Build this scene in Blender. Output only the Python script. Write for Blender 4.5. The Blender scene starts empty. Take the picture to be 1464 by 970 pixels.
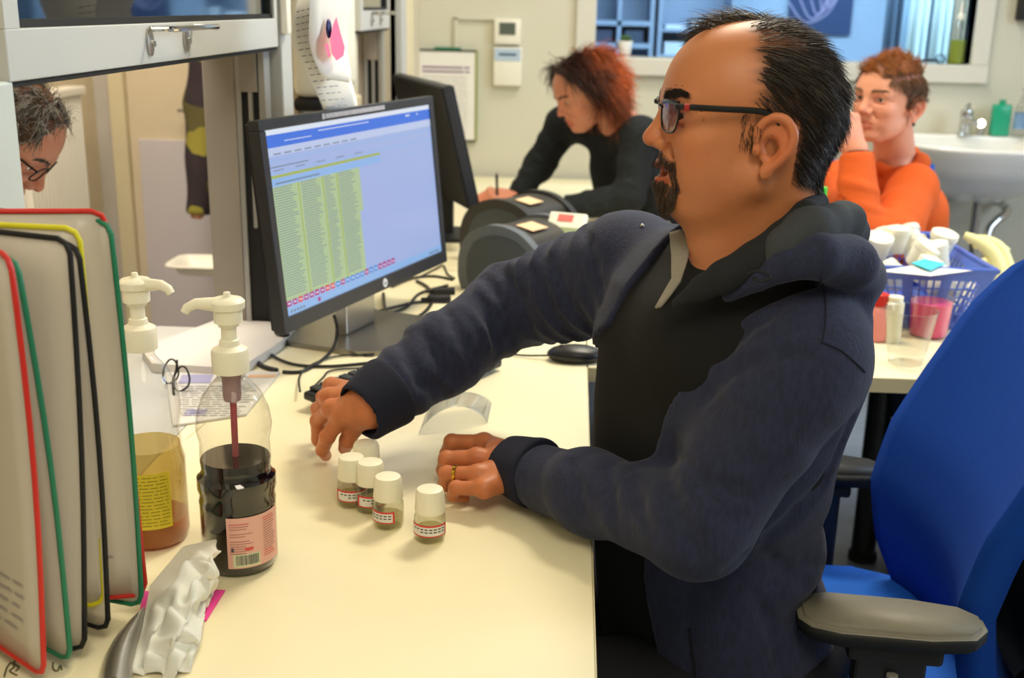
import bpy, bmesh, math, random
import numpy as np
from mathutils import Vector, Matrix, Euler
from math import radians, sin, cos, pi, sqrt, atan2

S = bpy.context.scene
COL = S.collection
# ------------------------------------------------------------------ camera
YAW, PITCH, ROLL, FPX = radians(2.8), radians(16.45), radians(1.2), 1615.0
fw = Vector((-sin(YAW)*cos(PITCH), cos(YAW)*cos(PITCH), -sin(PITCH)))
r0 = Vector((cos(YAW), sin(YAW), 0)); u0 = r0.cross(fw)
rt = r0*cos(ROLL) + u0*sin(ROLL); up = -r0*sin(ROLL) + u0*cos(ROLL)
CAM = Vector((0, 0, 1.36))
cd = bpy.data.cameras.new('camera'); co = bpy.data.objects.new('camera', cd); COL.objects.link(co)
co.matrix_world = Matrix(((rt.x, up.x, -fw.x, CAM.x), (rt.y, up.y, -fw.y, CAM.y), (rt.z, up.z, -fw.z, CAM.z), (0, 0, 0, 1)))
cd.sensor_width = 36; cd.lens = 36*FPX/1464; cd.clip_start = .05
cd.dof.use_dof = True; cd.dof.focus_distance = 1.32; cd.dof.aperture_fstop = 5.6
S.camera = co
# ------------------------------------------------------------------ world, lights, exposure
S.view_settings.view_transform = 'Standard'; S.view_settings.look = 'None'
S.view_settings.gamma = 1; S.view_settings.use_curve_mapping = False
S.view_settings.exposure = -0.12
w = bpy.data.worlds.new('world'); S.world = w; w.use_nodes = True
w.node_tree.nodes['Background'].inputs[0].default_value = (.8, .88, 1, 1)
w.node_tree.nodes['Background'].inputs[1].default_value = .3

def lamp(name, loc, target, sx, sy, power, colr):
    d = bpy.data.lights.new(name, 'AREA'); d.shape = 'RECTANGLE'; d.size = sx; d.size_y = sy
    d.energy = power; d.color = colr
    o = bpy.data.objects.new(name, d); COL.objects.link(o); o.location = loc
    o.rotation_euler = (Vector(target)-Vector(loc)).to_track_quat('-Z', 'Y').to_euler()
    return o
WARM = (1, .90, .70)
lamp('ceiling_lamp_front', (.25, -.1, 2.5), (.2, .6, 0), 0.6, .9, 21, WARM)
lamp('ceiling_lamp_middle', (.35, 2.35, 2.52), (.2, 1.7, 0), .6, .3, 34, WARM)
lamp('ceiling_lamp_rear', (.5, 3.4, 2.52), (.5, 3.4, 0), 1.2, .5, 22, (1, .95, .84))
lamp('daylight_side_window', (2.45, 2.0, 1.65), (.4, 1.9, .9), 1.6, 1.2, 58, (.62, .78, 1))
lamp('corridor_lamp', (-1.0, 1.9, 2.5), (-1.0, 2.2, 0), .5, 1.4, 45, (1, .93, .86))
lamp('rear_room_fill', (1.2, 4.5, 2.45), (1.2, 5.8, 1.1), 2.2, .3, 110, (.66, .82, 1))  # added fill aimed at the rear curtains, standing in for daylight there

def P(x, y, X=None, Y=None, Z=None):          # pixel + one known real coordinate -> world point
    d = fw*FPX + rt*(x-732) + up*(485-y)
    t = (Z-CAM.z)/d.z if Z is not None else (Y-CAM.y)/d.y if Y is not None else (X-CAM.x)/d.x
    return CAM + d*t
# ------------------------------------------------------------------ materials
def lin(h):
    if isinstance(h, str):
        v = [int(h[i:i+2], 16)/255 for i in (0, 2, 4)]
        return tuple((c/12.92 if c <= .04045 else ((c+.055)/1.055)**2.4) for c in v)
    return h
MATS = {}
def mat(name, c, rough=.5, metal=0, var=.06, vs=12, bump=0, bs=200, emit=0, trans=0, ior=1.45, sheen=0, coat=0, vcol=None, sss=0, spec=.5, stretch=None):
    if name in MATS: return MATS[name]
    m = bpy.data.materials.new(name); MATS[name] = m; m.use_nodes = True
    nt = m.node_tree; N = nt.nodes; L = nt.links; b = N['Principled BSDF']
    c = lin(c)
    tc = N.new('ShaderNodeTexCoord'); mp = N.new('ShaderNodeMapping'); L.new(tc.outputs['Object'], mp.inputs[0])
    if stretch: mp.inputs['Scale'].default_value = stretch
    no = N.new('ShaderNodeTexNoise'); no.inputs['Scale'].default_value = vs; no.inputs['Detail'].default_value = 4
    L.new(mp.outputs[0], no.inputs['Vector'])
    mx = N.new('ShaderNodeMix'); mx.data_type = 'RGBA'
    L.new(no.outputs[0], mx.inputs['Factor'])
    lo = tuple(max(0, k*(1-var)) for k in c)+(1,); hi = tuple(min(1, k*(1+var)) for k in c)+(1,)
    mx.inputs['A'].default_value = lo; mx.inputs['B'].default_value = hi
    out = mx.outputs['Result']
    if vcol:
        a = N.new('ShaderNodeAttribute'); a.attribute_name = vcol
        m2 = N.new('ShaderNodeMix'); m2.data_type = 'RGBA'; m2.blend_type = 'MULTIPLY'; m2.inputs['Factor'].default_value = 1
        L.new(a.outputs['Color'], m2.inputs['A']); L.new(out, m2.inputs['B']); out = m2.outputs['Result']
    L.new(out, b.inputs['Base Color'])
    b.inputs['Roughness'].default_value = rough; b.inputs['Metallic'].default_value = metal
    b.inputs['Transmission Weight'].default_value = trans; b.inputs['IOR'].default_value = ior
    b.inputs['Sheen Weight'].default_value = sheen; b.inputs['Coat Weight'].default_value = coat
    b.inputs['Specular IOR Level'].default_value = spec
    if sss:
        b.inputs['Subsurface Weight'].default_value = sss; b.inputs['Subsurface Radius'].default_value = (.012, .004, .002)
        b.inputs['Subsurface Scale'].default_value = .5
    if emit:
        L.new(out, b.inputs['Emission Color']); b.inputs['Emission Strength'].default_value = emit
    if bump:
        n2 = N.new('ShaderNodeTexNoise'); n2.inputs['Scale'].default_value = bs; n2.inputs['Detail'].default_value = 3
        L.new(mp.outputs[0], n2.inputs['Vector'])
        bp = N.new('ShaderNodeBump'); bp.inputs['Strength'].default_value = bump; bp.inputs['Distance'].default_value = .002
        L.new(n2.outputs[0], bp.inputs['Height']); L.new(bp.outputs[0], b.inputs['Normal'])
    return m
def clearmat(name, tint, gloss=.1, rough=.05, body=0, bodycol='ffffff', sheet=False):
    """thin clear plastic or glass: transparent tint + fresnel gloss + a little milky body"""
    m = bpy.data.materials.new(name); m.use_nodes = True; nt = m.node_tree; N = nt.nodes; L = nt.links
    N.remove(N['Principled BSDF']); o = N['Material Output']
    t = N.new('ShaderNodeBsdfTransparent'); t.inputs[0].default_value = lin(tint)+(1,)
    g = N.new('ShaderNodeBsdfGlossy'); g.inputs[1].default_value = rough
    df = N.new('ShaderNodeBsdfDiffuse'); df.inputs[0].default_value = lin(bodycol)+(1,)
    m1 = N.new('ShaderNodeMixShader'); m1.inputs[0].default_value = body
    L.new(t.outputs[0], m1.inputs[1]); L.new(df.outputs[0], m1.inputs[2])
    fr = N.new('ShaderNodeLayerWeight'); fr.inputs[0].default_value = .25
    ma = N.new('ShaderNodeMath'); ma.operation = 'MULTIPLY_ADD'; ma.inputs[1].default_value = .75; ma.inputs[2].default_value = gloss
    ma.use_clamp = True
    L.new(fr.outputs['Facing'], ma.inputs[0])
    pw = N.new('ShaderNodeMath'); pw.operation = 'POWER'; pw.inputs[1].default_value = 1.6; L.new(ma.outputs[0], pw.inputs[0])
    m2 = N.new('ShaderNodeMixShader'); L.new(pw.outputs[0], m2.inputs[0]); L.new(m1.outputs[0], m2.inputs[1]); L.new(g.outputs[0], m2.inputs[2])
    L.new(m2.outputs[0], o.inputs[0])
    return m
M = dict(
 desk=mat('cream_laminate', 'f0e6c2', .32, var=.02, vs=3, bump=.03, bs=60),
 deskedge=mat('laminate_edge', 'd9cca4', .45, var=.03),
 wall=mat('painted_wall', 'cfcbb8', .7, var=.03, vs=2.5, bump=.08, bs=90),
 wallcool=mat('painted_wall_grey', 'd6d8da', .7, var=.03, vs=2.5, bump=.08, bs=90),
 cream=mat('cream_paint', 'ddd0b0', .6, var=.03),
 floor=mat('grey_vinyl', '8d95a3', .25, var=.15, vs=30),
 alu=mat('brushed_aluminium', 'a9a9a6', .42, metal=.55, var=.06, vs=40, stretch=(1, 1, .05)),
 alulight=mat('light_powder_coat', 'c3c4c1', .5, metal=.1, var=.03),
 greyposts=mat('grey_powder_coat', '989084', .6, metal=.1, var=.04),
 black=mat('black_plastic', '17171a', .35, var=.15, vs=40),
 blackm=mat('matte_black_plastic', '101012', .6, var=.2, vs=40),
 rubber=mat('black_rubber', '141414', .7, var=.1),
 darkglass=mat('dark_backing', '22262c', .5, var=.1),
 chrome=mat('chrome', 'c9c9c9', .12, metal=1, var=.03),
 steel=mat('satin_steel', 'b0aea8', .3, metal=.9, var=.05),
 white=mat('white_plastic', 'ece8d8', .4, var=.03),
 capw=mat('ivory_cap_plastic', 'f1ecd6', .38, var=.03, sss=.1),
 ceram=mat('white_ceramic', 'e9e6dd', .12, var=.02, coat=.5),
 paper=mat('white_paper', 'e9e6df', .75, var=.03),
 papershade=mat('news_paper', 'cfcbc3', .8, var=.06, vs=30),
 ink=mat('grey_ink', '5a5a5c', .8, var=.2),
 inkblue=mat('blue_ink', '3d4aa8', .8, var=.1),
 inkred=mat('red_ink', 'd63a34', .7, var=.08),
 red=mat('red_plastic', 'c8281f', .35, var=.08),
 green=mat('green_plastic', '1f7a58', .4, var=.08),
 yellow=mat('yellow_plastic', 'd8cf22', .4, var=.06),
 pinknote=mat('pink_note', 'ee4aa4', .7, var=.04),
 pinklabel=mat('pink_label', 'e9b3a8', .5, var=.03),
 yellab=mat('yellow_label', 'e3cf3a', .5, var=.03),
 darkred=mat('dark_red_liquid', '120608', .06, var=.1, coat=1),
 stem=mat('red_dip_tube', 'b0525a', .4, var=.08),
 bluefab=mat('blue_chair_fabric', '0b3f9c', .9, var=.1, vs=300, bump=.3, bs=700, spec=.25),
 blueseat=mat('bright_blue_seat_fabric', '1464d2', .8, var=.08, vs=300, bump=.3, bs=700),
 arm=mat('armrest_plastic', '7d7868', .55, var=.08, vs=60, bump=.25, bs=500),
 printer=mat('printer_shell', '5b6168', .45, var=.05),
 printertop=mat('printer_top', '35322f', .5, var=.08),
 printerl=mat('printer_light_grey', '9a9890', .5, var=.05),
 basket=mat('blue_basket_plastic', '5a78d8', .4, var=.06, trans=.15),
 pinkliq=mat('pink_liquid', 'e8477f', .15, var=.05, coat=.5),
 aqua=mat('aqua_card', '46c6d6', .6, var=.03),
 glove=mat('yellow_glove_latex', 'e4dd9f', .6, var=.06, vs=30),
 gold=mat('gold', 'd9a93c', .22, metal=1, var=.05),
 clear=clearmat('clear_plastic', 'f4f4f2', .05),
 clearw=clearmat('frosted_clear_plastic', 'f0eff0', .06, .25, .14, 'e8e4ea'),
 glass=clearmat('clear_glass', 'eef4f2', .05, .02),
 amber=clearmat('amber_liquid', 'dc8a2a', .03, .1, .45, 'd98a2c'),
 ambclear=clearmat('pale_soap_liquid', 'e8d9a0', .04, .1, .3, 'e0cf95'),
 vialglass=clearmat('vial_glass', 'eeeee4', .06, .05, .03, 'd9d6c4'),
 sleeve=clearmat('document_sleeve', 'f2eee8', .04, .22, .6, 'f0e8dc'),
 teal=mat('green_soap', '1f9a74', .2, var=.05),
 olive=mat('olive_soap', '8a9a3a', .3, var=.05),
)
# ------------------------------------------------------------------ mesh helpers
WM = {}
def wmat(o):
    return WM.get(o.name, Matrix.Identity(4)) if o else Matrix.Identity(4)
def frame(o, x=None, z=None):
    z = Vector(z or (0, 0, 1)).normalized(); x = Vector(x or (1, 0, 0)); x = (x - z*x.dot(z)).normalized(); y = z.cross(x)
    return Matrix(((x.x, y.x, z.x, o[0]), (x.y, y.y, z.y, o[1]), (x.z, y.z, z.z, o[2]), (0, 0, 0, 1)))
def rz(o, a): return Matrix.Translation(Vector(o)) @ Matrix.Rotation(a, 4, 'Z')
def catmull(pts, n=6, closed=False):
    p = [Vector(q) for q in pts]; out = []
    m = len(p); R = range(m if closed else m-1)
    for i in R:
        if closed: a, b, c, d = p[(i-1) % m], p[i], p[(i+1) % m], p[(i+2) % m]
        else: a, b, c, d = p[max(i-1, 0)], p[i], p[i+1], p[min(i+2, m-1)]
        for k in range(n):
            t = k/n
            out.append(.5*((2*b)+(c-a)*t+(2*a-5*b+4*c-d)*t*t+(3*b-a-3*c+d)*t**3))
    if not closed: out.append(p[-1])
    return out
class MB:
    def __init__(s): s.v = []; s.f = []; s.m = []
    def add(s, vs, fs, M4=None, mi=0):
        o = len(s.v)
        s.v += [tuple(M4 @ Vector(q)) if M4 is not None else tuple(q) for q in vs]
        s.f += [tuple(i+o for i in f) for f in fs]; s.m += [mi]*len(fs); return s
    def bm(s, b, M4=None, mi=0):
        b.verts.index_update(); s.add([v.co for v in b.verts], [[v.index for v in f.verts] for f in b.faces], M4, mi); b.free(); return s
    def box(s, c, size, M4=None, bev=0, seg=2, mi=0):
        b = bmesh.new(); bmesh.ops.create_cube(b, size=1)
        for v in b.verts: v.co = Vector((v.co.x*size[0]+c[0], v.co.y*size[1]+c[1], v.co.z*size[2]+c[2]))
        if bev: bmesh.ops.bevel(b, geom=list(b.edges), offset=bev, segments=seg, affect='EDGES', profile=.5)
        return s.bm(b, M4, mi)
    def bx(s, x0, x1, y0, y1, z0, z1, M4=None, bev=0, seg=2, mi=0):
        return s.box(((x0+x1)/2, (y0+y1)/2, (z0+z1)/2), (abs(x1-x0), abs(y1-y0), abs(z1-z0)), M4, bev, seg, mi)
    def tube(s, pts, r, n=8, closed=False, cap=True, M4=None, mi=0, flat=1.0):
        p = [Vector(q) for q in pts]; m = len(p); rr = r if hasattr(r, '__len__') else [r]*m
        vs = []; nrm = None
        for i in range(m):
            a = p[(i-1) % m] if closed or i > 0 else p[i]; b = p[(i+1) % m] if closed or i < m-1 else p[i]
            t = (b-a).normalized() if (b-a).length > 1e-9 else Vector((0, 0, 1))
            if nrm is None:
                nrm = t.orthogonal().normalized() if abs(t.z) > .95 else (Vector((0, 0, 1))-t*t.z).normalized()
            nrm = (nrm-t*nrm.dot(t))
            nrm = nrm.normalized() if nrm.length > 1e-6 else t.orthogonal().normalized()
            bi = t.cross(nrm)
            for k in range(n):
                A = 2*pi*k/n; vs.append(p[i]+nrm*(cos(A)*rr[i]*flat)+bi*(sin(A)*rr[i]))
        fs = []
        for i in range(m if closed else m-1):
            j = (i+1) % m
            for k in range(n): fs.append((i*n+k, i*n+(k+1) % n, j*n+(k+1) % n, j*n+k))
        if cap and not closed: fs.append(tuple(range(n))[::-1]); fs.append(tuple((m-1)*n+k for k in range(n)))
        return s.add(vs, fs, M4, mi)
    def lathe(s, prof, M4=None, n=28, mi=0, cap=True, a0=0, a1=2*pi):
        full = abs(a1-a0-2*pi) < 1e-6; k2 = n if full else n+1; vs = []
        for (r, z) in prof:
            for k in range(k2): A = a0+(a1-a0)*k/n; vs.append((r*cos(A), r*sin(A), z))
        fs = []
        for i in range(len(prof)-1):
            for k in range(n):
                q = (k+1) % k2; fs.append((i*k2+k, i*k2+q, (i+1)*k2+q, (i+1)*k2+k))
        if cap and full:
            if prof[0][0] > 1e-5: fs.append(tuple(range(n))[::-1])
            if prof[-1][0] > 1e-5: fs.append(tuple((len(prof)-1)*n+k for k in range(n)))
        return s.add(vs, fs, M4, mi)
    def prism(s, poly, z0, z1, M4=None, mi=0):
        n = len(poly); vs = [(x, y, z0) for x, y in poly]+[(x, y, z1) for x, y in poly]
        return s.add(vs, [tuple(range(n))[::-1], tuple(range(n, 2*n))]+[(i, (i+1) % n, n+(i+1) % n, n+i) for i in range(n)], M4, mi)
    def grid(s, fn, nu, nv, M4=None, mi=0, thick=0):
        vs = [fn(i/nu, j/nv) for j in range(nv+1) for i in range(nu+1)]
        fs = [(j*(nu+1)+i, j*(nu+1)+i+1, (j+1)*(nu+1)+i+1, (j+1)*(nu+1)+i) for j in range(nv) for i in range(nu)]
        if thick:
            vv = [Vector(q) for q in vs]; nn = [Vector((0, 0, 0)) for _ in vv]
            for f in fs:
                nrm = (vv[f[2]]-vv[f[0]]).cross(vv[f[3]]-vv[f[1]])
                for i in f: nn[i] += nrm
            N = len(vs); vs = vv+[vv[i]-nn[i].normalized()*thick for i in range(N)]
            b = [i for i in range(nu+1)]+[j*(nu+1)+nu for j in range(1, nv+1)]+[nv*(nu+1)+i for i in range(nu-1, -1, -1)]+[j*(nu+1) for j in range(nv-1, 0, -1)]
            fs = fs+[tuple(i+N for i in f[::-1]) for f in fs]+[(b[(k+1) % len(b)], b[k], b[k]+N, b[(k+1) % len(b)]+N) for k in range(len(b))]
        return s.add(vs, fs, M4, mi)
    def ell(s, c, r, nu=20, nv=12, M4=None, mi=0):
        r = (r, r, r) if not hasattr(r, '__len__') else r; vs = [(c[0], c[1], c[2]-r[2])]
        for j in range(1, nv):
            B = -pi/2+pi*j/nv
            for i in range(nu): A = 2*pi*i/nu; vs.append((c[0]+r[0]*cos(B)*cos(A), c[1]+r[1]*cos(B)*sin(A), c[2]+r[2]*sin(B)))
        vs.append((c[0], c[1], c[2]+r[2])); T = len(vs)-1
        fs = [(0, 1+(i+1) % nu, 1+i) for i in range(nu)]+[(1+(j-1)*nu+i, 1+(j-1)*nu+(i+1) % nu, 1+j*nu+(i+1) % nu, 1+j*nu+i) for j in range(1, nv-1) for i in range(nu)]
        fs += [(T, T-nu+i, T-nu+(i+1) % nu) for i in range(nu)]
        return s.add(vs, fs, M4, mi)
    def quad(s, a, b, c, d, mi=0): return s.add([a, b, c, d], [(0, 1, 2, 3)], None, mi)
    def make(s, name, mats, parent=None, smooth=False, kind=None, label=None, auto=True):
        me = bpy.data.meshes.new(name); W = wmat(parent).inverted()
        v = [tuple(W @ Vector(q)) for q in s.v] if parent else s.v
        me.from_pydata(v, [], s.f)
        mats = mats if isinstance(mats, (list, tuple)) else [mats]
        for m in mats: me.materials.append(m if not isinstance(m, str) else M[m])
        if len(mats) > 1: me.polygons.foreach_set('material_index', s.m)
        if smooth:
            me.polygons.foreach_set('use_smooth', [True]*len(me.polygons))
            if auto: me.set_sharp_from_angle(angle=radians(38))
        me.update()
        o = bpy.data.objects.new(name, me); COL.objects.link(o)
        if parent: o.parent = parent; WM[o.name] = wmat(parent).copy()
        if kind: o['kind'] = kind
        if label: o['label'] = label
        return o
def text(mb, s, h, M4, mi=0, align='CENTER'):
    """lettering lying in the local XY plane of M4, letter height about h"""
    c = bpy.data.curves.new('t', 'FONT'); c.body = s; c.size = h*1.35; c.align_x = align; c.align_y = 'CENTER'; c.resolution_u = 2
    o = bpy.data.objects.new('t', c); COL.objects.link(o); me = o.to_mesh()
    mb.add([v.co.copy() for v in me.vertices], [tuple(p.vertices) for p in me.polygons], M4, mi)
    o.to_mesh_clear(); bpy.data.objects.remove(o); bpy.data.curves.remove(c)
def tag(o, label, cat, group=None):
    o['label'] = label; o['category'] = cat
    if group: o['group'] = group
    return o
def thing(name, loc, label, cat, group=None, rot=0):
    o = bpy.data.objects.new(name, None); COL.objects.link(o); o.empty_display_size = .05
    m = rz(loc, rot); o.location = loc; o.rotation_euler = (0, 0, rot); WM[o.name] = m
    return tag(o, label, cat, group)
def struct(name, mb, m, smooth=False, parent=None):
    o = mb.make(name, m, parent, smooth)
    if not parent: o['kind'] = 'structure'
    return o
def dup(root, loc, rot, label, group=None):
    r = root.copy(); COL.objects.link(r); r.location = loc; r.rotation_euler = (0, 0, rot); r['label'] = label
    if group: r['group'] = group
    for ch in list(root.children):
        c = ch.copy(); COL.objects.link(c); c.parent = r
        for g in list(ch.children): d = g.copy(); COL.objects.link(d); d.parent = c
    return r
rnd = random.Random(7)
# ================================================================== SETTING
HX = -.56                                                # plane of the hatch wall
struct('floor', MB().bx(-2.2, 2.6, -1.2, 4.2, -.05, 0), 'floor')
struct('ceiling', MB().bx(-2.2, 2.6, -1.2, 7.0, 2.6, 2.65), 'wall')
struct('wall_right', MB().bx(2.55, 2.65, -1.2, 4.3, 0, 2.6), 'wallcool')
struct('wall_front', MB().bx(-2.2, 2.6, -1.25, -1.15, 0, 2.6), 'wall')
# back wall with the opening of window_1
BW = 4.2
wa = P(850, 82, Y=BW); wb = P(1386, 92, Y=BW); ZS = (wa.z+wb.z)/2
wbk = MB().bx(-2.2, wa.x, BW, BW+.12, 0, 2.6).bx(wb.x, 2.6, BW, BW+.12, 0, 2.6).bx(wa.x, wb.x, BW, BW+.12, 0, ZS).bx(wa.x, wb.x, BW, BW+.12, 2.15, 2.6)
struct('wall_back', wbk, 'wall')
win = MB().bx(wa.x-.07, wa.x, BW-.022, BW+.03, ZS-.07, 2.2, bev=.004).bx(wa.x, wb.x+.06, BW-.03, BW+.1, ZS-.062, ZS, bev=.004).bx(wb.x, wb.x+.06, BW-.022, BW+.1, ZS, 2.2, bev=.004)
w1 = struct('window_1', win, mat('window_paint', 'd3cfc2', .5, var=.03))
MB().bx(wa.x+.004, wb.x-.004, BW+.055, BW+.061, ZS+.004, 2.14).make('window_pane', 'glass', w1)
# room behind the window
struct('floor_1', MB().bx(-.6, 2.6, BW+.12, 7, .0, .02), 'floor')
struct('wall_rear', MB().bx(-.6, 2.6, 6.4, 6.5, 0, 2.6), mat('rear_room_wall', '9fb8d8', .8, var=.04))
struct('wall_rear_left', MB().bx(-.7, -.6, BW+.12, 6.5, 0, 2.6), 'wallcool')
struct('wall_rear_right', MB().bx(2.55, 2.65, BW+.12, 6.5, 0, 2.6), 'wallcool')
# ---- hatch wall: structure in the plane X = HX
hx0, hx1 = HX-.10, HX
hw = MB()
hw.bx(hx0, hx1, -1.2, 1.12, 0, 2.6)                      # near jamb
hw.bx(hx0, hx1, 1.12, 2.32, 0, .745)                      # under the hatch
hw.bx(hx0, hx1, 2.32, 2.98, 0, 2.6)                      # panel between hatches
hw.bx(hx0, hx1, 2.98, 3.62, 0, .745)
hw.bx(hx0, hx1, 3.62, 4.2, 0, 2.6)
hw.bx(hx0-.02, hx0, 1.12, 2.32, 1.32, 2.6).bx(hx0-.02, hx0, 2.98, 3.62, 1.32, 2.6)
struct('wall_left', hw, mat('hatch_wall_paint', 'd0c6ae', .6, var=.03))
def hatch(n, y0, y1, zb):
    # jamb at the far end: broad grey reveal, guide rails, dark channel, drilled plate
    j = MB().bx(HX-.115, HX-.055, y1, y1+.035, .75, zb+.02, bev=.002)
    post = struct('trim_%d' % n, j, 'greyposts')
    MB().bx(HX-.055, HX-.003, y1+.0, y1+.02, .75, zb+.0).make('channel', 'blackm', post)
    MB().bx(HX-.053, HX-.043, y1-.006, y1+.014, .75, zb, bev=.001).bx(HX-.030, HX-.022, y1-.008, y1+.01, .95, zb, bev=.001).bx(HX-.010, HX+.002, y1-.008, y1+.03, .95, zb+.4, bev=.001).make('guide_rail', 'alu', post)
    MB().bx(HX-.045, HX-.012, y1-.010, y1-.004, 1.20, zb, bev=.001).make('bracket', 'greyposts', post)
    pl = MB().bx(HX-.002, HX+.008, y1-.01, y1+.085, .75, 1.0, bev=.001).make('drilled_plate', 'alulight', post)
    for zz in (.955, .90, .815):
        MB().lathe([(.0068, 0), (.0068, .0012)], frame((HX+.0076, y1+.035, zz), (0, 1, 0), (1, 0, 0)), 14).make('hole', 'blackm', pl)
    # sliding sash: frame with dark glazing and a bow handle
    s = bpy.data.objects.new('sash_window', None); COL.objects.link(s); s.location = (HX, (y0+y1)/2, zb); WM[s.name] = Matrix.Translation(s.location)
    x0, x1 = HX-.012, HX+.016; Y1 = y1+.045; Y0 = y0-.03
    hgt = .050
    MB().bx(x0, x1, Y0, Y1, zb, zb+hgt, bev=.0015).bx(x0, x1, Y1-.022, Y1, zb+hgt, 2.0).bx(x0, x1, Y0, Y0+.03, zb+hgt, 2.0).bx(x0, x1, Y0, Y1, 2.0, 2.05).make('sash_frame', 'alulight', s)
    MB().bx(x0, x1-.003, Y0, Y1, zb-.006, zb, bev=.001).make('bottom_seal', 'rubber', s)
    MB().bx(x0+.008, x1-.004, Y0+.03, Y1-.022, zb+hgt, zb+hgt+.008).bx(x0+.008, x1-.004, Y1-.034, Y1-.022, zb+hgt, 2.0).make('gasket', 'rubber', s)
    MB().bx(x0+.012, x0+.016, Y0+.03, Y1-.022, zb+hgt, 2.0).make('glass_pane', mat('tinted_glazing', '0e141b', .06, var=.05, spec=.9, coat=1), s)
    hy = y0+(y1-y0)*.40
    hz = zb+.043
    h = MB()
    h.tube(catmull([(x1+.002, hy-.035, hz), (x1+.03, hy-.035, hz+.001), (x1+.036, hy-.028, hz+.001), (x1+.036, hy+.13, hz+.001), (x1+.030, hy+.138, hz), (x1+.002, hy+.138, hz)], 5), .0038, 8)
    hd = h.make('bow_handle', 'chrome', s, True)
    for q in (-.035, .105):
        m = MB()
        m.lathe([(.011, 0), (.011, .003), (.006, .005), (0, .005)], frame((x1, hy+q, hz-.016), (0, 1, 0), (1, 0, 0)) @ Matrix.Scale(1.6, 4, (0, 1, 0)), 16)
        m.lathe([(.004, 0), (.004, .003), (0, .003)], frame((x1+.005, hy+q, hz-.018), (0, 1, 0), (1, 0, 0)), 10)
        m.make('handle_mount', 'steel', s, True)
    return s
ZB = 1.279
s1 = hatch(1, 1.12, 2.07, ZB)
tag(s1, 'large grey sliding hatch sash with chrome bow handle above the monitor', 'window')
s2 = hatch(2, 2.98, 3.36, 1.29)
tag(s2, 'small far sliding hatch sash with thin handle, right of the hanging papers', 'window')
# light posts flanking the sashes
t = struct('trim_3', MB().bx(HX-.02, HX+.02, 2.125, 2.20, .75, 2.6, bev=.003), 'alulight')
MB().bx(HX+.02, HX+.034, 2.118, 2.150, 1.30, 1.42, bev=.005).make('end_cap', 'white', t, True)
struct('trim_4', MB().bx(HX-.02, HX+.02, 3.62, 3.72, .75, 2.6, bev=.003), 'alulight')
struct('trim_5', MB().bx(HX-.02, HX+.012, 3.80, 3.86, .75, 2.6, bev=.003).bx(HX-.02, HX+.006, 3.94, 3.99, .75, 2.6, bev=.003), 'cream')
struct('trim_6', MB().bx(HX-.02, HX+.015, 1.03, 1.098, .75, 1.28, bev=.003), mat('pale_jamb', 'c9d0cc', .5))
# ---- corridor behind the hatches
struct('wall_corridor', MB().bx(-1.62, -1.52, -1.2, 3.65, 0, 2.6), 'cream')
cw = MB().bx(-1.52, HX-.1, 3.62, 3.7, 0, 2.6)
struct('wall_corridor_end', cw, 'cream')
dx0 = P(196, 300, Y=3.60).x; dx1 = HX-.16
d1 = struct('door_1', MB().bx(dx0, dx1, 3.585, 3.612, 0, 2.1, bev=.003), mat('door_cream', 'd8c8a8', .5))
MB().bx(dx0-.05, dx0, 3.56, 3.62, 0, 2.15, bev=.003).make('door_frame', mat('frame_cream', 'd6c9a2', .5), d1)
MB().bx(dx0+.03, dx1, 3.575, 3.585, .1, P(250, 200, Y=3.58).z, bev=.002).make('kick_panel', mat('lilac_panel', 'cfc6c4', .5, var=.02), d1)
hp = P(300, 158, Y=3.5)
MB().tube(catmull([(hp.x+.05, 3.58, hp.z), (hp.x+.05, 3.52, hp.z), (hp.x-.02, 3.51, hp.z), (hp.x-.09, 3.505, hp.z-.002), (hp.x-.095, 3.53, hp.z-.006), (hp.x+.04, 3.54, hp.z-.012)], 5), .005, 8).make('door_handle', 'steel', d1, True)
px = P(134, 300, Y=3.61).x
struct('trim_7', MB().bx(px-.05, px+.0, 3.55, 3.62, 0, 2.6, bev=.004), mat('bluish_white_paint', 'c6cbd2', .5))
struct('trim_8', MB().bx(px, dx0-.05, 3.585, 3.62, 0, 2.6), mat('grey_panel_paint', 'b9b2a6', .6))
# radiator on the corridor wall
RX = -1.44; ra = P(45, 145, X=RX); rb = P(116, 126, X=RX)
rad = thing('radiator', (RX, (ra.y+rb.y)/2, .2), 'white ribbed radiator on the corridor wall behind the grey-haired visitor', 'radiator')
yA, yB, zt = ra.y-.05, rb.y, (ra.z+rb.z)/2
MB().bx(RX-.05, RX-.02, yA, yB, .2, zt-.01).make('back_panel', 'white', rad)
nr = 16
for i in range(nr):
    yy = yA+(yB-yA)*(i+.5)/nr
    o_ = MB().bx(RX-.02, RX, yy-.32*(yB-yA)/nr, yy+.32*(yB-yA)/nr, .2, zt-.012, bev=.004).make('rib', 'white', rad)
MB().bx(RX-.055, RX+.006, yA-.01, yB+.02, zt-.012, zt+.012, bev=.004).make('top_grille', 'white', rad)
MB().tube([(RX-.04, yA-.05, zt), (RX-.04, yA-.05, .15)], .008).make('pipe', 'white', rad, True)
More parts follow.
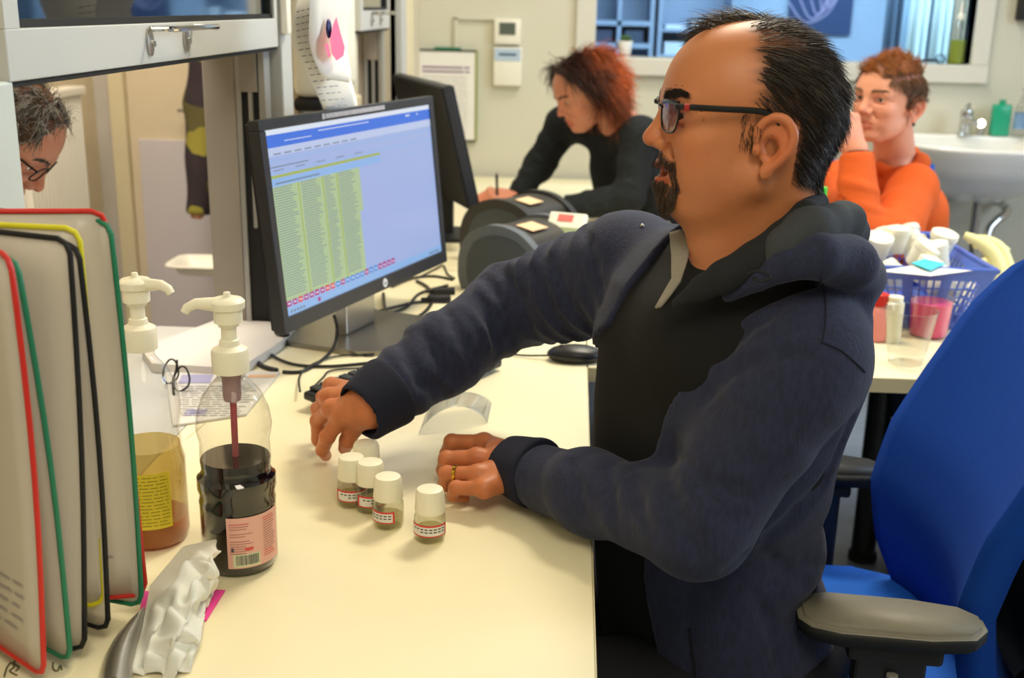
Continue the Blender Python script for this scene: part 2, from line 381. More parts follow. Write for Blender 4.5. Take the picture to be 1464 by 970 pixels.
# ---- wall items between the hatches
dp = thing('paper_towel_dispenser', (HX+.06, 2.62, 1.05), 'white wall dispenser with dark curved underside behind the hanging paper strips', 'dispenser')
y0_, y1_ = 2.26, 2.60
zA = P(440, 138, Y=2.3).z
MB().bx(HX+.002, HX+.07, y0_, y1_, zA, zA+.26, bev=.02, seg=3).make('housing', 'white', dp, True)
MB().bx(HX+.002, HX+.06, y0_+.005, y1_-.005, zA-.028, zA+.0, bev=.01).make('tear_edge', 'blackm', dp, True)
pn = struct('trim_9', MB().bx(HX, HX+.012, 2.24, 2.96, .75, P(430, 168, X=HX).z, bev=.002), 'cream')
# hanging papers
def strip(name, label, pts, m, group=None):
    """paper strip through left/right edge points, top to bottom; real curved sheet"""
    L_ = catmull([a for a, b in pts], 5); R_ = catmull([b for a, b in pts], 5); n = len(L_)-1
    def fn(u, v):
        i = min(int(round(v*n)), n); p = L_[i].lerp(R_[i], u); p = p.copy(); p.x += .006*sin(u*pi)+.004*sin(v*9); return p
    return tag(MB().grid(fn, 6, n, thick=.0006).make(name, m, None, True, auto=False), label, 'paper', group)
XP = HX+.14
a = strip('printed_paper_strip', 'long curling white printed strip hanging behind the pink-marked sheet', [(P(433, -60, X=XP), P(480, -60, X=XP)), (P(419, 25, X=XP+.01), P(452, 20, X=XP+.012)), (P(428, 85, X=XP), P(490, 85, X=XP+.02)), (P(462, 160, X=XP-.01), P(512, 166, X=XP))], 'paper', 'hanging papers')
def lines(mb, o, ux, uy, rows, x0, x1, y0, y1, h=.0012, seed=1, words=True, mi=0):
    r_ = random.Random(seed); o, ux, uy = Vector(o), Vector(ux), Vector(uy)
    for i in range(rows):
        y = y0+(y1-y0)*i/max(1, rows-1); x = x0
        while x < x1:
            wd = min(r_.uniform(.06, .2)*(x1-x0) if words else (x1-x0)*r_.uniform(.8, 1), x1-x)
            mb.quad(o+ux*x+uy*y, o+ux*(x+wd)+uy*y, o+ux*(x+wd)+uy*(y+h), o+ux*x+uy*(y+h), mi); x += wd+.03*(x1-x0)
    return mb
nrmX = Vector((.004, -.003, 0))
ink = MB()
for i in range(16):
    v = i/15; 
    l = P(421+max(0, v-.35)*60, 18+v*135, X=XP+.022); r_ = P(452+max(0, v-.2)*60, 10+v*140, X=XP+.024)
    d_ = r_-l
    for k in range(4):
        p = l+d_*(.08+.22*k+.04*rnd.random()); q = p+d_*.13; ink.tube([p, q], .0008, 4)
ink.make('print', mat('receipt_ink', '8e8e92', .8), a)
b = strip('marked_sheet', 'white printed sheet with bright pink highlighter mark, hung by a dark magnet', [(P(436, -60, X=XP+.05), P(505, -60, X=XP+.05)), (P(441, 30, X=XP+.05), P(500, 30, X=XP+.05)), (P(452, 90, X=XP+.045), P(500, 90, X=XP+.05)), (P(456, 112, X=XP+.04), P(497, 118, X=XP+.045))], 'paper', 'hanging papers')
k = MB(); pk = [(481, 24), (489, 60), (493, 74), (486, 86), (478, 88), (470, 70), (464, 66), (466, 80), (474, 86), (480, 60), (474, 45), (477, 34)]
pk = [(481, 24), (486, 44), (493, 68), (491, 80), (481, 87), (474, 76), (472, 56), (476, 36)]
k.add([P(x, y, X=XP+.068) for x, y in pk], [tuple(range(len(pk)))])
k.add([P(x, y, X=XP+.068) for x, y in [(464, 63), (469, 62), (473, 80), (469, 82)]], [(0, 1, 2, 3)])
k.make('highlighter_mark', mat('pink_marker', 'f0709a', .6, var=.05), b)
mg = P(470, 41, X=XP+.062)
tag(MB().ell((mg.x, mg.y, mg.z), (.004, .009, .014), 14, 8).make('magnet', mat('navy_magnet', '1c1f5e', .4), None, True), 'small dark blue oval magnet on the pink-marked sheet', 'magnet')
# ================================================================== BACK WALL ITEMS
# poster holder on the back wall near the corner
A_, B_ = P(593, 70, Y=BW-.02), P(681, 203, Y=BW-.02)
t = thing('display_sleeve', (A_.x, BW, B_.z), 'printed notice in dark green edged sleeve on the back wall beside the dark monitor', 'notice')
MB().bx(A_.x, B_.x, BW-.014, BW-.002, B_.z, A_.z, bev=.002).make('backing', 'green', t)
MB().bx(A_.x+.006, B_.x-.006, BW-.017, BW-.013, B_.z+.006, A_.z-.006).make('sheet', 'paper', t)
f_ = MB()
f_.bx(A_.x, B_.x, BW-.02, BW-.012, A_.z-.006, A_.z).bx(A_.x, A_.x+.005, BW-.02, BW-.012, B_.z, A_.z).bx(A_.x, B_.x, BW-.02, BW-.012, B_.z, B_.z+.004)
f_.make('dark_edging', mat('olive_black', '2a2e1a', .5), t)
MB().bx(B_.x-.005, B_.x, BW-.021, BW-.012, B_.z, A_.z).make('yellow_edging', mat('olive_yellow', '8f9430', .5), t)
MB().bx(A_.x+.07, B_.x-.06, BW-.014, BW-.004, A_.z, A_.z+.008).make('tab', 'green', t)
pr = MB(); W_ = B_.x-A_.x; H_ = A_.z-B_.z; yp = BW-.0185
lines(pr, (A_.x, yp, B_.z), (1, 0, 0), (0, 0, 1), 2, .12*W_, .88*W_, .80*H_, .755*H_, .006, 3, False, 0)
lines(pr, (A_.x, yp, B_.z), (1, 0, 0), (0, 0, 1), 16, .12*W_, .85*W_, .70*H_, .1*H_, .0022, 5, True, 1)
pr.make('print', [mat('plum_ink', '8a6a8a', .8), mat('pale_ink', 'a8a4a4', .8)], t)
# thermostats
def unit(nm, label, x0, y0, x1, y1, body, ly0, ly1, scr):
    a, b = P(x0, y0, Y=BW-.02), P(x1, y1, Y=BW-.02)
    t = thing(nm, ((a.x+b.x)/2, BW, b.z), label, 'thermostat')
    MB().bx(a.x, b.x, BW-.03, BW-.001, b.z, a.z, bev=.004).make('housing', body, t, True)
    c, d = P(x0+7, ly0, Y=BW-.03), P(x1-7, ly1, Y=BW-.03)
    MB().bx(c.x, d.x, BW-.032, BW-.029, d.z, c.z).make('display', scr, t)
    return t, a, b
lcd = mat('lcd_grey', '5a6258', .25, var=.1); lcdb = mat('lcd_blue_grey', '48637f', .25, var=.1)
t, a, b = unit('wall_thermostat', 'white wall controller with large grey display, upper of the two', 707, 27, 744, 64, 'white', 32, 50, lcd)
for i in range(3): MB().box((a.x+.02+i*.028, BW-.031, b.z+.012), (.010, .004, .006), bev=.001).make('button', 'paper', t)
t, a, b = unit('wall_controller', 'tall white wall controller with blue display section, lower of the two', 706, 67, 745, 123, 'white', 76, 80, lcdb)
MB().bx(a.x+.004, b.x-.004, BW-.0315, BW-.0295, a.z-.048, a.z-.004, bev=.001).make('blue_face', mat('pale_blue_plastic', 'b4c6d8', .4), t)
c1, c2 = P(650, 25, Y=BW), P(712, 26, Y=BW)
struct('trim_10', MB().bx(c1.x, c2.x, BW-.012, BW-.0, c1.z-.006, c1.z+.004).bx(c1.x, c1.x+.012, BW-.012, BW, .76, c1.z), 'wall')
# things on / behind the window sill
s = P(893, 79, Y=BW+.03)
t = thing('potted_succulent', (s.x, BW+.03, ZS), 'small green succulent in a white pot on the window sill', 'plant')
MB().lathe([(.019, 0), (.020, .002), (.027, .052), (.027, .056), (.023, .056), (.022, .046), (0, .046)], Matrix.Translation((s.x, BW+.03, ZS)), 20).make('pot', 'paper', t, True)
pl = MB(); r_ = random.Random(3)
for i in range(60):
    A = r_.uniform(0, 2*pi); e = r_.uniform(.25, 1.4); d = Vector((cos(A)*cos(e), sin(A)*cos(e), sin(e)))
    o_ = Vector((s.x, BW+.03, ZS+.048)); L = r_.uniform(.02, .034)
    pl.tube([o_+d*.006, o_+d*L*.6, o_+d*L], [.0035, .0045, .0008], 5)
pl.make('leaves', mat('succulent_green', '46622c', .6, var=.3), t, True)
def bottle(nm, label, x, y, Y, z, prof, mt, capprof, capm, capname='cap', liq=None, cat='bottle'):
    t = thing(nm, (x, y if Y is None else Y, z), label, cat); o_ = Matrix.Translation((x, y if Y is None else Y, z))
    MB().lathe(prof, o_, 20).make('bottle_body', mt, t, True)
    MB().lathe(capprof, o_, 14).make(capname, capm, t, True)
    return t, o_
s = P(1366, 88, Y=BW+.04)
t, o_ = bottle('squeeze_bottle', 'clear squeeze bottle half filled with olive soap at the right end of the window sill', s.x, 0, BW+.04, ZS,
   [(.028, 0), (.030, .004), (.030, .115), (.026, .135), (.010, .15), (.009, .158)], 'clear', [(.012, .155), (.012, .17), (.006, .175), (.004, .215), (0, .217)], 'white', 'nozzle')
MB().lathe([(.0285, .002), (.0285, .085), (0, .085)], o_, 20).make('liquid', 'olive', t, True)
s = P(1330, 86, Y=BW+.05)
t = thing('magnifier_glass', (s.x, BW+.05, ZS), 'dark little tool lying on the sill left of the olive soap', 'tool')
MB().tube([(s.x-.06, BW+.05, ZS+.006), (s.x-.01, BW+.05, ZS+.012), (s.x+.03, BW+.05, ZS+.012)], [.003, .006, .004]).make('handle', 'black', t, True)
MB().lathe([(.014, -.006), (.017, -.006), (.017, .006), (.014, .006), (.014, -.006)], frame((s.x+.035, BW+.05, ZS+.017), (1, 0, 0), (0, 1, 0)), 18, cap=False).make('ring', 'blackm', t, True)
# rear room furniture seen through the window
def shelf(x0, x1, y, z0, z1, nm, label):
    t = thing(nm, ((x0+x1)/2, y, 0), label, 'shelf'); c = mat('cabinet_blue_grey', '8497b4', .5, var=.05); cd_ = mat('cabinet_dark', '34425c', .5, var=.1)
    MB().bx(x0, x1, y+.28, y+.3, z0, z1).make('back_panel', c, t)
    for xx in (x0, x1-.02): MB().bx(xx, xx+.02, y, y+.28, z0, z1).make('side_panel', c, t)
    return t, c, cd_
xl, xr = P(848, 40, Y=5.9).x, P(935, 40, Y=5.9).x; xs = P(1050, 40, Y=5.9).x
t, c, cd_ = shelf(xl-.1, xr, 5.9, 0, 2.2, 'storage_cabinet', 'blue-grey cabinet with dark open bays in the room behind the window')
zt = P(880, 33, Y=5.9).z; zb = P(880, 65, Y=5.9).z
for zz in (zt, zb, zt+.32, .4, .7): MB().bx(xl-.08, xr-.02, 5.9, 6.18, zz-.012, zz+.012).make('shelf_board', c, t)
MB().bx(xl+.12, xl+.14, 5.9, 6.18, 0, 2.2).make('divider', c, t)
for (q0, q1) in ((xl-.08, xl+.1), (xl+.16, xr-.05)):
    tag(MB().bx(q0, q1, 5.93, 6.1, zb+.012, zt-.03, bev=.004).make('storage_box', cd_), 'dark storage box in the %s bay of the cabinet behind the window' % ('left' if q0 < xl else 'right'), 'box', 'boxes in the rear cabinet')
t, c, cd_ = shelf(xr+.02, xs, 5.9, 0, 2.2, 'open_shelf', 'pale shelving stacked with papers in the room behind the window')
for i in range(7):
    zz = .5+i*.125
    MB().bx(xr+.04, xs-.02, 5.9, 6.18, zz, zz+.014).make('shelf_board', c, t)
    if i > 2:
        for k in range(3):
            x_ = xr+.06+k*.13
            tag(MB().bx(x_, x_+.1, 5.93, 6.12, zz+.014, zz+.035+.02*((i+k) % 3)).make('paper_stack', mat('bluish_paper', 'b9cadd', .7)), 'stack of pale papers on the %s shelf, %s, in the shelving behind the window' % (('', '', '', 'lowest', 'second lowest', 'second highest', 'highest')[i], ('left', 'middle', 'right')[k]), 'paper', 'paper stacks behind the window')
pa, pb = P(1130, 0, Y=6.36), P(1216, 50, Y=6.36)
t = thing('wall_poster', ((pa.x+pb.x)/2, 6.38, pb.z), 'dark blue poster with pale swirl on the rear room wall behind the man', 'poster')
MB().bx(pa.x, pb.x, 6.37, 6.398, pb.z, pb.z+.5, bev=.002).make('board', mat('poster_navy', '2a4372', .5, var=.3, vs=6), t)
sw = MB()
for k in range(5): sw.tube(catmull([(pb.x-.34+.05*k, 6.366, pb.z+.16+.03*k), (pb.x-.25+.03*k, 6.366, pb.z+.06+.02*k), (pb.x-.14, 6.366, pb.z+.1+.03*k), (pb.x-.08, 6.366, pb.z+.2)], 5), .006, 5)
sw.make('swirl', mat('poster_lilac', '9d9cc8', .6), t, True)
# tall window with pale curtains in the rear room (right part)
def panel(x0, x1, Y, nm, lab, m, cat, thick=.02):
    a, b = P(x0, 60, Y=Y).x, P(x1, 60, Y=Y).x
    f = lambda u, v: Vector((a+(b-a)*u, Y+.012*sin(u*14), .7+1.8*v))
    return tag(MB().grid(f, 24, 2, thick=thick).make(nm, m, None, True, auto=False), lab, cat)
panel(1268, 1293, 5.2, 'curtain', 'dark grey-blue curtain edge behind the right part of the window', mat('slate_curtain', '5b7390', .8), 'curtain')
cur = mat('sky_curtain', 'a9cdf0', .8, emit=0); cur2 = mat('pale_curtain', 'd4ecfb', .8)
panel(1294, 1306, 5.0, 'curtain', 'narrow light blue curtain panel next to the dark one', cur, 'curtain')
panel(1303, 1325, 4.95, 'curtain', 'very pale curtain panel, left of the two brightest', cur2, 'curtain')
panel(1324, 1336, 4.99, 'curtain', 'mid blue curtain panel between the two palest ones', mat('mid_blue_curtain', '7f9cc6', .8), 'curtain')
panel(1336, 1356, 4.95, 'curtain', 'very pale curtain panel, right of the two brightest', cur2, 'curtain')
panel(1355, 1368, 5.0, 'curtain', 'cream curtain panel behind the olive soap bottle', mat('beige_curtain', 'cfc4b4', .8), 'curtain')
panel(1368, 1392, 5.0, 'curtain', 'dark grey panel at the far right behind the window', mat('grey_curtain', '777a80', .8), 'curtain')
# ================================================================== SINK on the back wall
sc_ = P(1405, 205, Y=3.92); SX, SY, SZ = sc_.x, 3.92, P(1395, 206, Y=3.92).z
t = thing('wash_basin', (SX, BW, SZ), 'white ceramic wash basin on the back wall at the right', 'sink')
bz = MB(); W2, D2 = .275, .26
def basin(u, v):   # v 0 outer bottom -> rim -> inner bottom
    A = 2*pi*u; cx, cy = cos(A), sin(A)
    sx = abs(cx)**.8*(1 if cx > 0 else -1); sy = abs(cy)**.8*(1 if cy > 0 else -1)
    K = [(0.05, -.20), (.35, -.19), (.62, -.15), (.84, -.085), (.97, -.02), (1.0, .0), (.985, .008), (.90, .006), (.86, -.01), (.78, -.06), (.5, -.1), (.08, -.115)]
    f = v*(len(K)-1); i = min(int(f), len(K)-2); q = f-i; r = K[i][0]*(1-q)+K[i+1][0]*q; z = K[i][1]*(1-q)+K[i+1][1]*q
    yy = SY+sy*r*D2+(1-r)*.06
    return Vector((SX+sx*r*W2, min(yy, BW-.002), SZ+z))
bz.grid(basin, 40, 33); bz.make('bowl', 'ceram', t, True, auto=False)
MB().bx(SX-.27, SX+.27, BW-.10, BW-.001, SZ-.06, SZ+.009, bev=.01, seg=3).make('back_ledge', 'ceram', t, True)
MB().lathe([(.016, 0), (.018, .002), (0, .003)], Matrix.Translation((SX, SY, SZ-.112)), 16).make('drain', 'chrome', t, True)
f0 = Vector((SX-.005, BW-.10, SZ+.008))
t = thing('basin_faucet', f0, 'chrome single-lever faucet on the wash basin', 'faucet')
MB().lathe([(.024, 0), (.024, .006), (.019, .01), (.018, .06), (.022, .075), (.019, .09), (0, .094)], Matrix.Translation(f0), 18).make('faucet_body', 'chrome', t, True)
MB().tube([f0+Vector((0, 0, .045)), f0+Vector((0, -.05, .06)), f0+Vector((0, -.11, .052))], [.015, .013, .011], 10).make('spout', 'chrome', t, True)
MB().tube([f0+Vector((0, 0, .088)), f0+Vector((-.006, -.02, .105)), f0+Vector((-.012, -.05, .112))], [.012, .009, .006], 8).make('lever', 'chrome', t, True)
t = thing('basin_valve', f0+Vector((.075, .05, .0)), 'small chrome knob between the faucet and the green soap bottle', 'knob')
MB().tube([f0+Vector((.075, .06, -.008)), f0+Vector((.075, .05, .03)), f0+Vector((.06, .02, .042))], [.012, .011, .014], 10).make('knob_body', 'chrome', t, True)
# soaps
sb = f0+Vector((.125, .02, .001))
t = thing('green_soap_bottle', sb, 'square bottle of bright green liquid soap on the basin', 'bottle')
MB().box((sb.x, sb.y, sb.z+.055), (.062, .04, .11), bev=.008, seg=3).make('bottle_body', 'teal', t, True)
MB().lathe([(.011, .11), (.011, .125), (0, .126)], Matrix.Translation(sb), 12).make('cap', 'teal', t, True)
s2_ = sb+Vector((.058, -.03, 0))
t, o_ = bottle('clear_pump_bottle', 'clear pump soap bottle with blue print beside the green soap', s2_.x, s2_.y, None, s2_.z,
  [(.020, 0), (.022, .004), (.022, .095), (.018, .112), (.009, .12), (.009, .13)], 'clear', [(.011, .125), (.011, .142), (.004, .144), (.004, .16), (.009, .162), (.009, .168), (0, .17)], 'clearw', 'pump')
MB().lathe([(.0225, .03), (.0225, .085)], o_, 20, cap=False).make('sticker', mat('blue_print', '6f8fb0', .5, var=.4, vs=60), t, True)
# plumbing
PX = SX+.01
t = thing('basin_plumbing', (PX, BW-.1, .3), 'chrome trap, valves and pipes below the wash basin', 'pipes')
z0 = SZ-.2
MB().tube([(PX, SY, z0+.02), (PX, SY, z0-.12)], .016, 12).make('tailpiece', 'steel', t, True)
MB().tube(catmull([(PX, SY, z0-.08), (PX+.01, SY, z0-.2), (PX+.03, SY, z0-.24), (PX+.06, SY+.01, z0-.2), (PX+.07, SY+.05, z0-.10), (PX+.14, SY+.1, z0-.04), (PX+.16, BW, z0-.03)], 6), .015, 12).make('trap', 'chrome', t, True)
for sx_ in (-.16, -.055):
    m = MB(); m.tube(catmull([(PX+sx_, BW, z0-.18), (PX+sx_, BW-.07, z0-.17), (PX+sx_*.8, BW-.08, z0-.06), (PX+sx_*.25, BW-.1, z0+.06)], 6), .007, 8)
    m.make('supply_hose', 'steel', t, True)
    MB().lathe([(.018, -.02), (.022, 0), (.018, .02), (0, .022)], frame((PX+sx_, BW-.07, z0-.17), (1, 0, 0), (0, -1, 0)), 14).make('valve', 'steel', t, True)
MB().tube([(PX-.03, BW-.05, z0+.0), (PX-.03, BW-.05, .1)], .014, 10).make('drain_pipe', 'steel', t, True)
s = P(1460, 12, Y=BW-.03)
tag(MB().bx(s.x-.008, s.x+.1, BW-.06, BW-.001, s.z-.04, s.z+.1, bev=.004).make('soap_dispenser', 'blackm'), 'dark grey box on the wall at the top right corner', 'dispenser')
# ================================================================== DESKS
DZ = .75
dk = thing('desk', (-.26, 1.4, 0), 'large cream desk the man sits at, running along the hatch wall', 'desk')
MB().bx(HX+.001, .04, .55, 2.62, DZ-.026, DZ, bev=.0015).make('desktop', 'desk', dk)
MB().bx(.0402, .0415, .55, 1.905, DZ-.025, DZ-.001).make('edge_band', 'deskedge', dk)
for (x, y) in ((-.50, .62), (-.03, .62), (-.50, 2.5)):
    MB().tube([(x, y, 0), (x, y, DZ-.026)], .025, 14).make('leg', 'blackm', dk, True)
dk2 = thing('side_desk', (.9, 2.3, 0), 'cream side desk behind the man carrying the blue basket', 'desk')
MB().bx(.042, 1.95, 1.905, 2.76, DZ-.028, DZ, bev=.0015).make('desktop', 'desk', dk2)
MB().bx(.0435, 1.949, 1.9035, 1.9045, DZ-.027, DZ-.001).make('edge_band', 'deskedge', dk2)
for (x, y) in ((.79, 2.70), (1.88, 2.70), (.12, 2.70), (1.88, 1.99)):
    lg = MB().tube([(x, y, 0.0), (x, y, DZ-.028)], .031, 18).make('leg', 'black', dk2, True)
    MB().lathe([(.036, 0), (.036, .02), (.03, .024)], Matrix.Translation((x, y, 0)), 18).make('foot', 'rubber', lg, True)
dk3 = thing('rear_desk', (-.2, 3.4, 0), 'cream rear desk along the back wall where the woman writes', 'desk')
MB().bx(HX+.03, .30, 2.765, 4.17, DZ-.026, DZ, bev=.0015).make('desktop', 'desk', dk3)
MB().bx(-.56+.03, .03, 2.625, 2.763, DZ-.026, DZ-.0005).make('joint_strip', 'desk', dk3)
for (x, y) in ((.24, 4.1), (.24, 2.85), (-.45, 4.1)):
    MB().tube([(x, y, 0), (x, y, DZ-.026)], .025, 14).make('leg', 'blackm', dk3, True)
# counter board passing through the hatch
lp = [P(x, y, Z=DZ+.018) for x, y in ((203, 500), (213, 494), (303, 462))]
cb = MB(); q = P(217, 519, Z=DZ+.018); q2 = P(342, 526, Z=DZ+.018); q3 = P(402, 487, Z=DZ+.018)
poly = [(p.x, p.y) for p in (lp[0], q, q2, q3)]+[(HX+.05, 2.065), (HX-.05, 2.068), (lp[2].x, 2.068), (lp[1].x, lp[1].y)]
cb.prism(poly, DZ+.001, DZ+.017)
tag(cb.make('counter_board', mat('grey_white_board', 'd9d3cb', .45, var=.02)), 'grey-white counter board lying through the hatch under the monitor edge', 'counter')
struct('trim_11', MB().bx(HX-.25, HX+.0, 1.14, 2.068, DZ-.02, DZ+.0), 'alulight')
# ================================================================== MONITORS AND DESK DEVICES
def monitor(nm, label, BLp, BRp, H, group=None, tilt=.10):
    """BLp, BRp: lower corners seen from the front; tilt back slightly"""
    BLp, BRp = Vector(BLp), Vector(BRp); ux = (BRp-BLp); W = ux.length; ux.normalize()
    nrm = ux.cross(Vector((0, 0, 1))).normalized(); uz = (Vector((0, 0, 1))-nrm*tilt).normalized(); nz = ux.cross(uz).normalized()
    Mx = Matrix(((ux.x, nz.x, uz.x, BLp.x), (ux.y, nz.y, uz.y, BLp.y), (ux.z, nz.z, uz.z, BLp.z), (0, 0, 0, 1)))   # x right, y out, z up
    mid = (BLp+BRp)/2-nz*.05
    t = thing(nm, (mid.x, mid.y, DZ), label, 'monitor', group)
    bz = .017
    fr = MB(); fr.bx(0, W, -.022, 0, 0, bz*1.55, Mx, .002).bx(0, W, -.022, 0, H-bz, H, Mx, .002).bx(0, bz, -.022, 0, bz*1.4, H-bz, Mx, .002).bx(W-bz, W, -.022, 0, bz*1.4, H-bz, Mx, .002)
    fr.make('bezel', mat('charcoal_bezel', '2b2c31', .4, var=.06), t)
    MB().bx(.004, W-.004, -.030, -.020, .004, H-.004, Mx, .003).bx(W*.2, W*.8, -.05, -.03, H*.15, H*.8, Mx, .01).make('rear_shell', 'black', t)
    return t, Mx, W, H, bz
bl = P(408, 481, Y=1.745); br = P(640, 373, Y=2.33); br.z = bl.z = (bl.z+br.z)/2
t, Mx, W, H, bz = monitor('computer_monitor', 'lit computer monitor showing a green table on a pale blue screen', bl, br, .345)
sx0, sx1, sz0, sz1 = bz, W-bz, bz*1.55, H-bz
sc = MB().bx(sx0, sx1, -.006, -.004, sz0, sz1, Mx)
def scr(name, c, e=.95):
    m = mat(name, c, .3, var=.01, emit=e); b_ = m.node_tree.nodes['Principled BSDF']
    for l_ in list(b_.inputs['Base Color'].links): m.node_tree.links.remove(l_)
    b_.inputs['Base Color'].default_value = (.01, .01, .012, 1); return m
screen = sc.make('screen', scr('screen_pale_blue', 'a8bbea'), t)
def SQ(mb, x0, x1, z0, z1, lay=1, mi=0):
    X = lambda x: sx0+(sx1-sx0)*x; Z = lambda z: sz0+(sz1-sz0)*z; y = -.004+.00025*lay
    mb.quad(*[Mx @ Vector(q) for q in ((X(x0), y, Z(z0)), (X(x1), y, Z(z0)), (X(x1), y, Z(z1)), (X(x0), y, Z(z1)))], mi=mi)
pal = [scr('ui_royal_blue', '3f78e6'), scr('ui_pale', 'c3d0f2'), scr('ui_green', 'b4cb9c'), scr('ui_text', '7f92a8', .8), scr('ui_light_blue', '93bdf0'), scr('ui_magenta', 'b0288c'), scr('ui_red', 'e0383a'), scr('ui_cyan', '3a8fe0'), scr('ui_olive', 'a8bb58'), scr('ui_white', 'e4ecfb')]
ui = MB()
SQ(ui, 0, 1, .972, 1, 1, 9); SQ(ui, 0, 1, .935, .972, 1, 0); SQ(ui, 0, 1, .905, .935, 1, 0); SQ(ui, .27, .57, .952, .957, 2, 9); SQ(ui, .09, .23, .93, .934, 2, 9); SQ(ui, .82, .85, .948, .958, 2, 9); SQ(ui, .9, .91, .948, .958, 2, 9)
SQ(ui, 0, 1, .86, .905, 1, 1)
for i in range(9): SQ(ui, .03+i*.052, .067+i*.052, .866, .873, 2, 3)
SQ(ui, 0, 1, .835, .84, 2, 4); SQ(ui, 0, .2, .80, .806, 2, 3); SQ(ui, 0, 1, .77, .775, 2, 4)
for i in range(5): SQ(ui, .02+i*.11, .07+i*.11, .782, .787, 2, 3)
SQ(ui, 0, .62, .745, .76, 2, 8); SQ(ui, 0, .62, .70, .742, 2, 4); SQ(ui, .02, .25, .712, .72, 3, 3); SQ(ui, 0, 1, .71, .713, 1, 4)
SQ(ui, 0, .46, .08, .70, 2, 2)
SQ(ui, .46, .48, .44, .70, 2, 2)
rr = random.Random(5)
for i in range(44):
    z = .69-i*.0136
    for (a, b) in ((.01, .12), (.145, .25), (.27, .33), (.35, .455)): SQ(ui, a, b-rr.uniform(0, .03), z, z+.0042, 3, 3)
for a in (.13, .26, .34): SQ(ui, a, a+.006, .08, .7, 3, 8)
SQ(ui, 0, 1, 0, .045, 1, 4)
cols = [5, 5, 6, 5, 5, 5, 5, 6, 6, 7, 5, 7, 7, 7, 7, 5, 7, 7, 5, 5, 5, 5]
for i, c in enumerate(cols): SQ(ui, .006+i*.0295, .029+i*.0295, .05, .085, 2, c); SQ(ui, .011+i*.0295, .024+i*.0295, .062, .070, 3, 9)
SQ(ui, .165, .18, .012, .035, 2, 5)
for i in range(5): SQ(ui, .02+i*.016, .03+i*.016, .012, .026, 2, 3)
SQ(ui, .9, .98, .012, .022, 2, 3)
ui.make('screen_image', pal, screen)
tb = MB(); tb.lathe([(.004, 0), (.004, .0004)], Mx @ frame((.20*W+.18, .0005, H-.047), (1, 0, 0), (0, 1, 0)), 12)
# label strip on the top bezel, logo on the lower bezel
MB().bx(W*.30, W*.315, .0002, .0008, H-.0135, H-.004, Mx).bx(W*.318, W*.66, .0002, .0008, H-.0125, H-.0045, Mx).make('label_strip', mat('grey_label_strip', '9b9aa2', .6, var=.45, vs=120), t)
lg = MB().lathe([(.0085, 0), (.0085, .001), (0, .0011)], Mx @ frame((W*.555, .0, bz*.78), (1, 0, 0), (0, 1, 0)), 22).make('logo_badge', mat('badge_silver', 'cfd2d6', .3), t, True)
lt = MB(); text(lt, 'hp', .007, Mx @ Matrix(((1, 0, 0, W*.555), (0, 0, 1, .0013), (0, 1, 0, bz*.78), (0, 0, 0, 1)))); lt.make('lettering', 'black', lg)
# stand
c0 = Mx @ Vector((W*.52, -.05, H*.45)); c1 = Vector((c0.x+.01, c0.y, DZ+.01))
ux = Vector((Mx[0][0], Mx[1][0], 0)).normalized(); nz = Vector((-ux.y, ux.x, 0))*-1
SM = Matrix(((ux.x, nz.x, 0, c1.x), (ux.y, nz.y, 0, c1.y), (0, 0, 1, DZ), (0, 0, 0, 1)))
MB().bx(-.055, .055, -.012, .012, .01, .26, SM, .003).make('stand_neck', 'steel', t)
MB().prism([(-.12, -.10), (.12, -.10), (.135, -.06), (.135, .08), (.11, .12), (-.11, .12), (-.135, .08), (-.135, -.06)], 0, .010, SM).make('stand_base', mat('dark_silver', '8e8b84', .3, metal=.8), t)
# dark second monitor, seen from behind
a = P(672, 300, Y=2.8); b = P(558, 108, X=HX+.05); 
b = Vector((-.44, 3.25, a.z)); 
# front faces away from the camera
t, Mx2, W, H, bz = monitor('dark_monitor', 'black monitor turned away, behind the lit monitor', (b.x, b.y, a.z), (a.x, a.y, a.z), .31, None, -.24)
# monitor() faces +normal; swap so that its shell is towards the camera
MB().bx(W*.3, W*.7, -.035, .001, H*.02, H*.98, Mx2, .004).make('rear_cover', 'blackm', t)
MB().bx(.002, W-.002, .0, .006, .002, H-.002, Mx2, .002).make('rear_plate', 'blackm', t)
cc = Mx2 @ Vector((W*.5, 0, 0))
MB().bx(cc.x-.03, cc.x+.03, cc.y-.01, cc.y+.02, DZ, cc.z+.1, bev=.003).bx(cc.x-.1, cc.x+.1, cc.y-.08, cc.y+.1, DZ, DZ+.012, bev=.003).make('stand', 'blackm', t)
# keyboard
k0 = P(432, 568, Z=DZ+.02); 
kd = Vector((.50, .86, 0)).normalized(); kn = Vector((kd.y, -kd.x, 0))
kb = thing('keyboard', k0+kn*.07+Vector((0, 0, -.02)), 'black keyboard lying under the man\'s outstretched sleeve', 'keyboard')
KM = Matrix(((kd.x, -kn.x, 0, k0.x), (kd.y, -kn.y, 0, k0.y), (0, 0, 1, DZ), (0, 0, 0, 1)))
KM = KM @ Matrix.Translation((0, -.14, 0)) @ Matrix.Rotation(radians(4), 4, 'X')
MB().bx(0, .35, 0, .14, .006, .020, KM, .004).make('case', 'black', kb)
KI = wmat(kb).inverted() @ KM
k1 = MB().bx(0, .018, 0, .0205, .0, .0055, None, .0015, 1).make('key', mat('key_black', '1d1d20', .45)); kme = k1.data; bpy.data.objects.remove(k1)
for r in range(5):
    for c in range(15):
        o = bpy.data.objects.new('key', kme); COL.objects.link(o); o.parent = kb; o.matrix_local = KI @ Matrix.Translation((.012+c*.0222, .012+r*.0265, .0200))
MB().bx(.02, .05, .12, .14, -.004, .008, KM).bx(.28, .32, .12, .14, -.004, .008, KM).make('foot', 'blackm', kb)
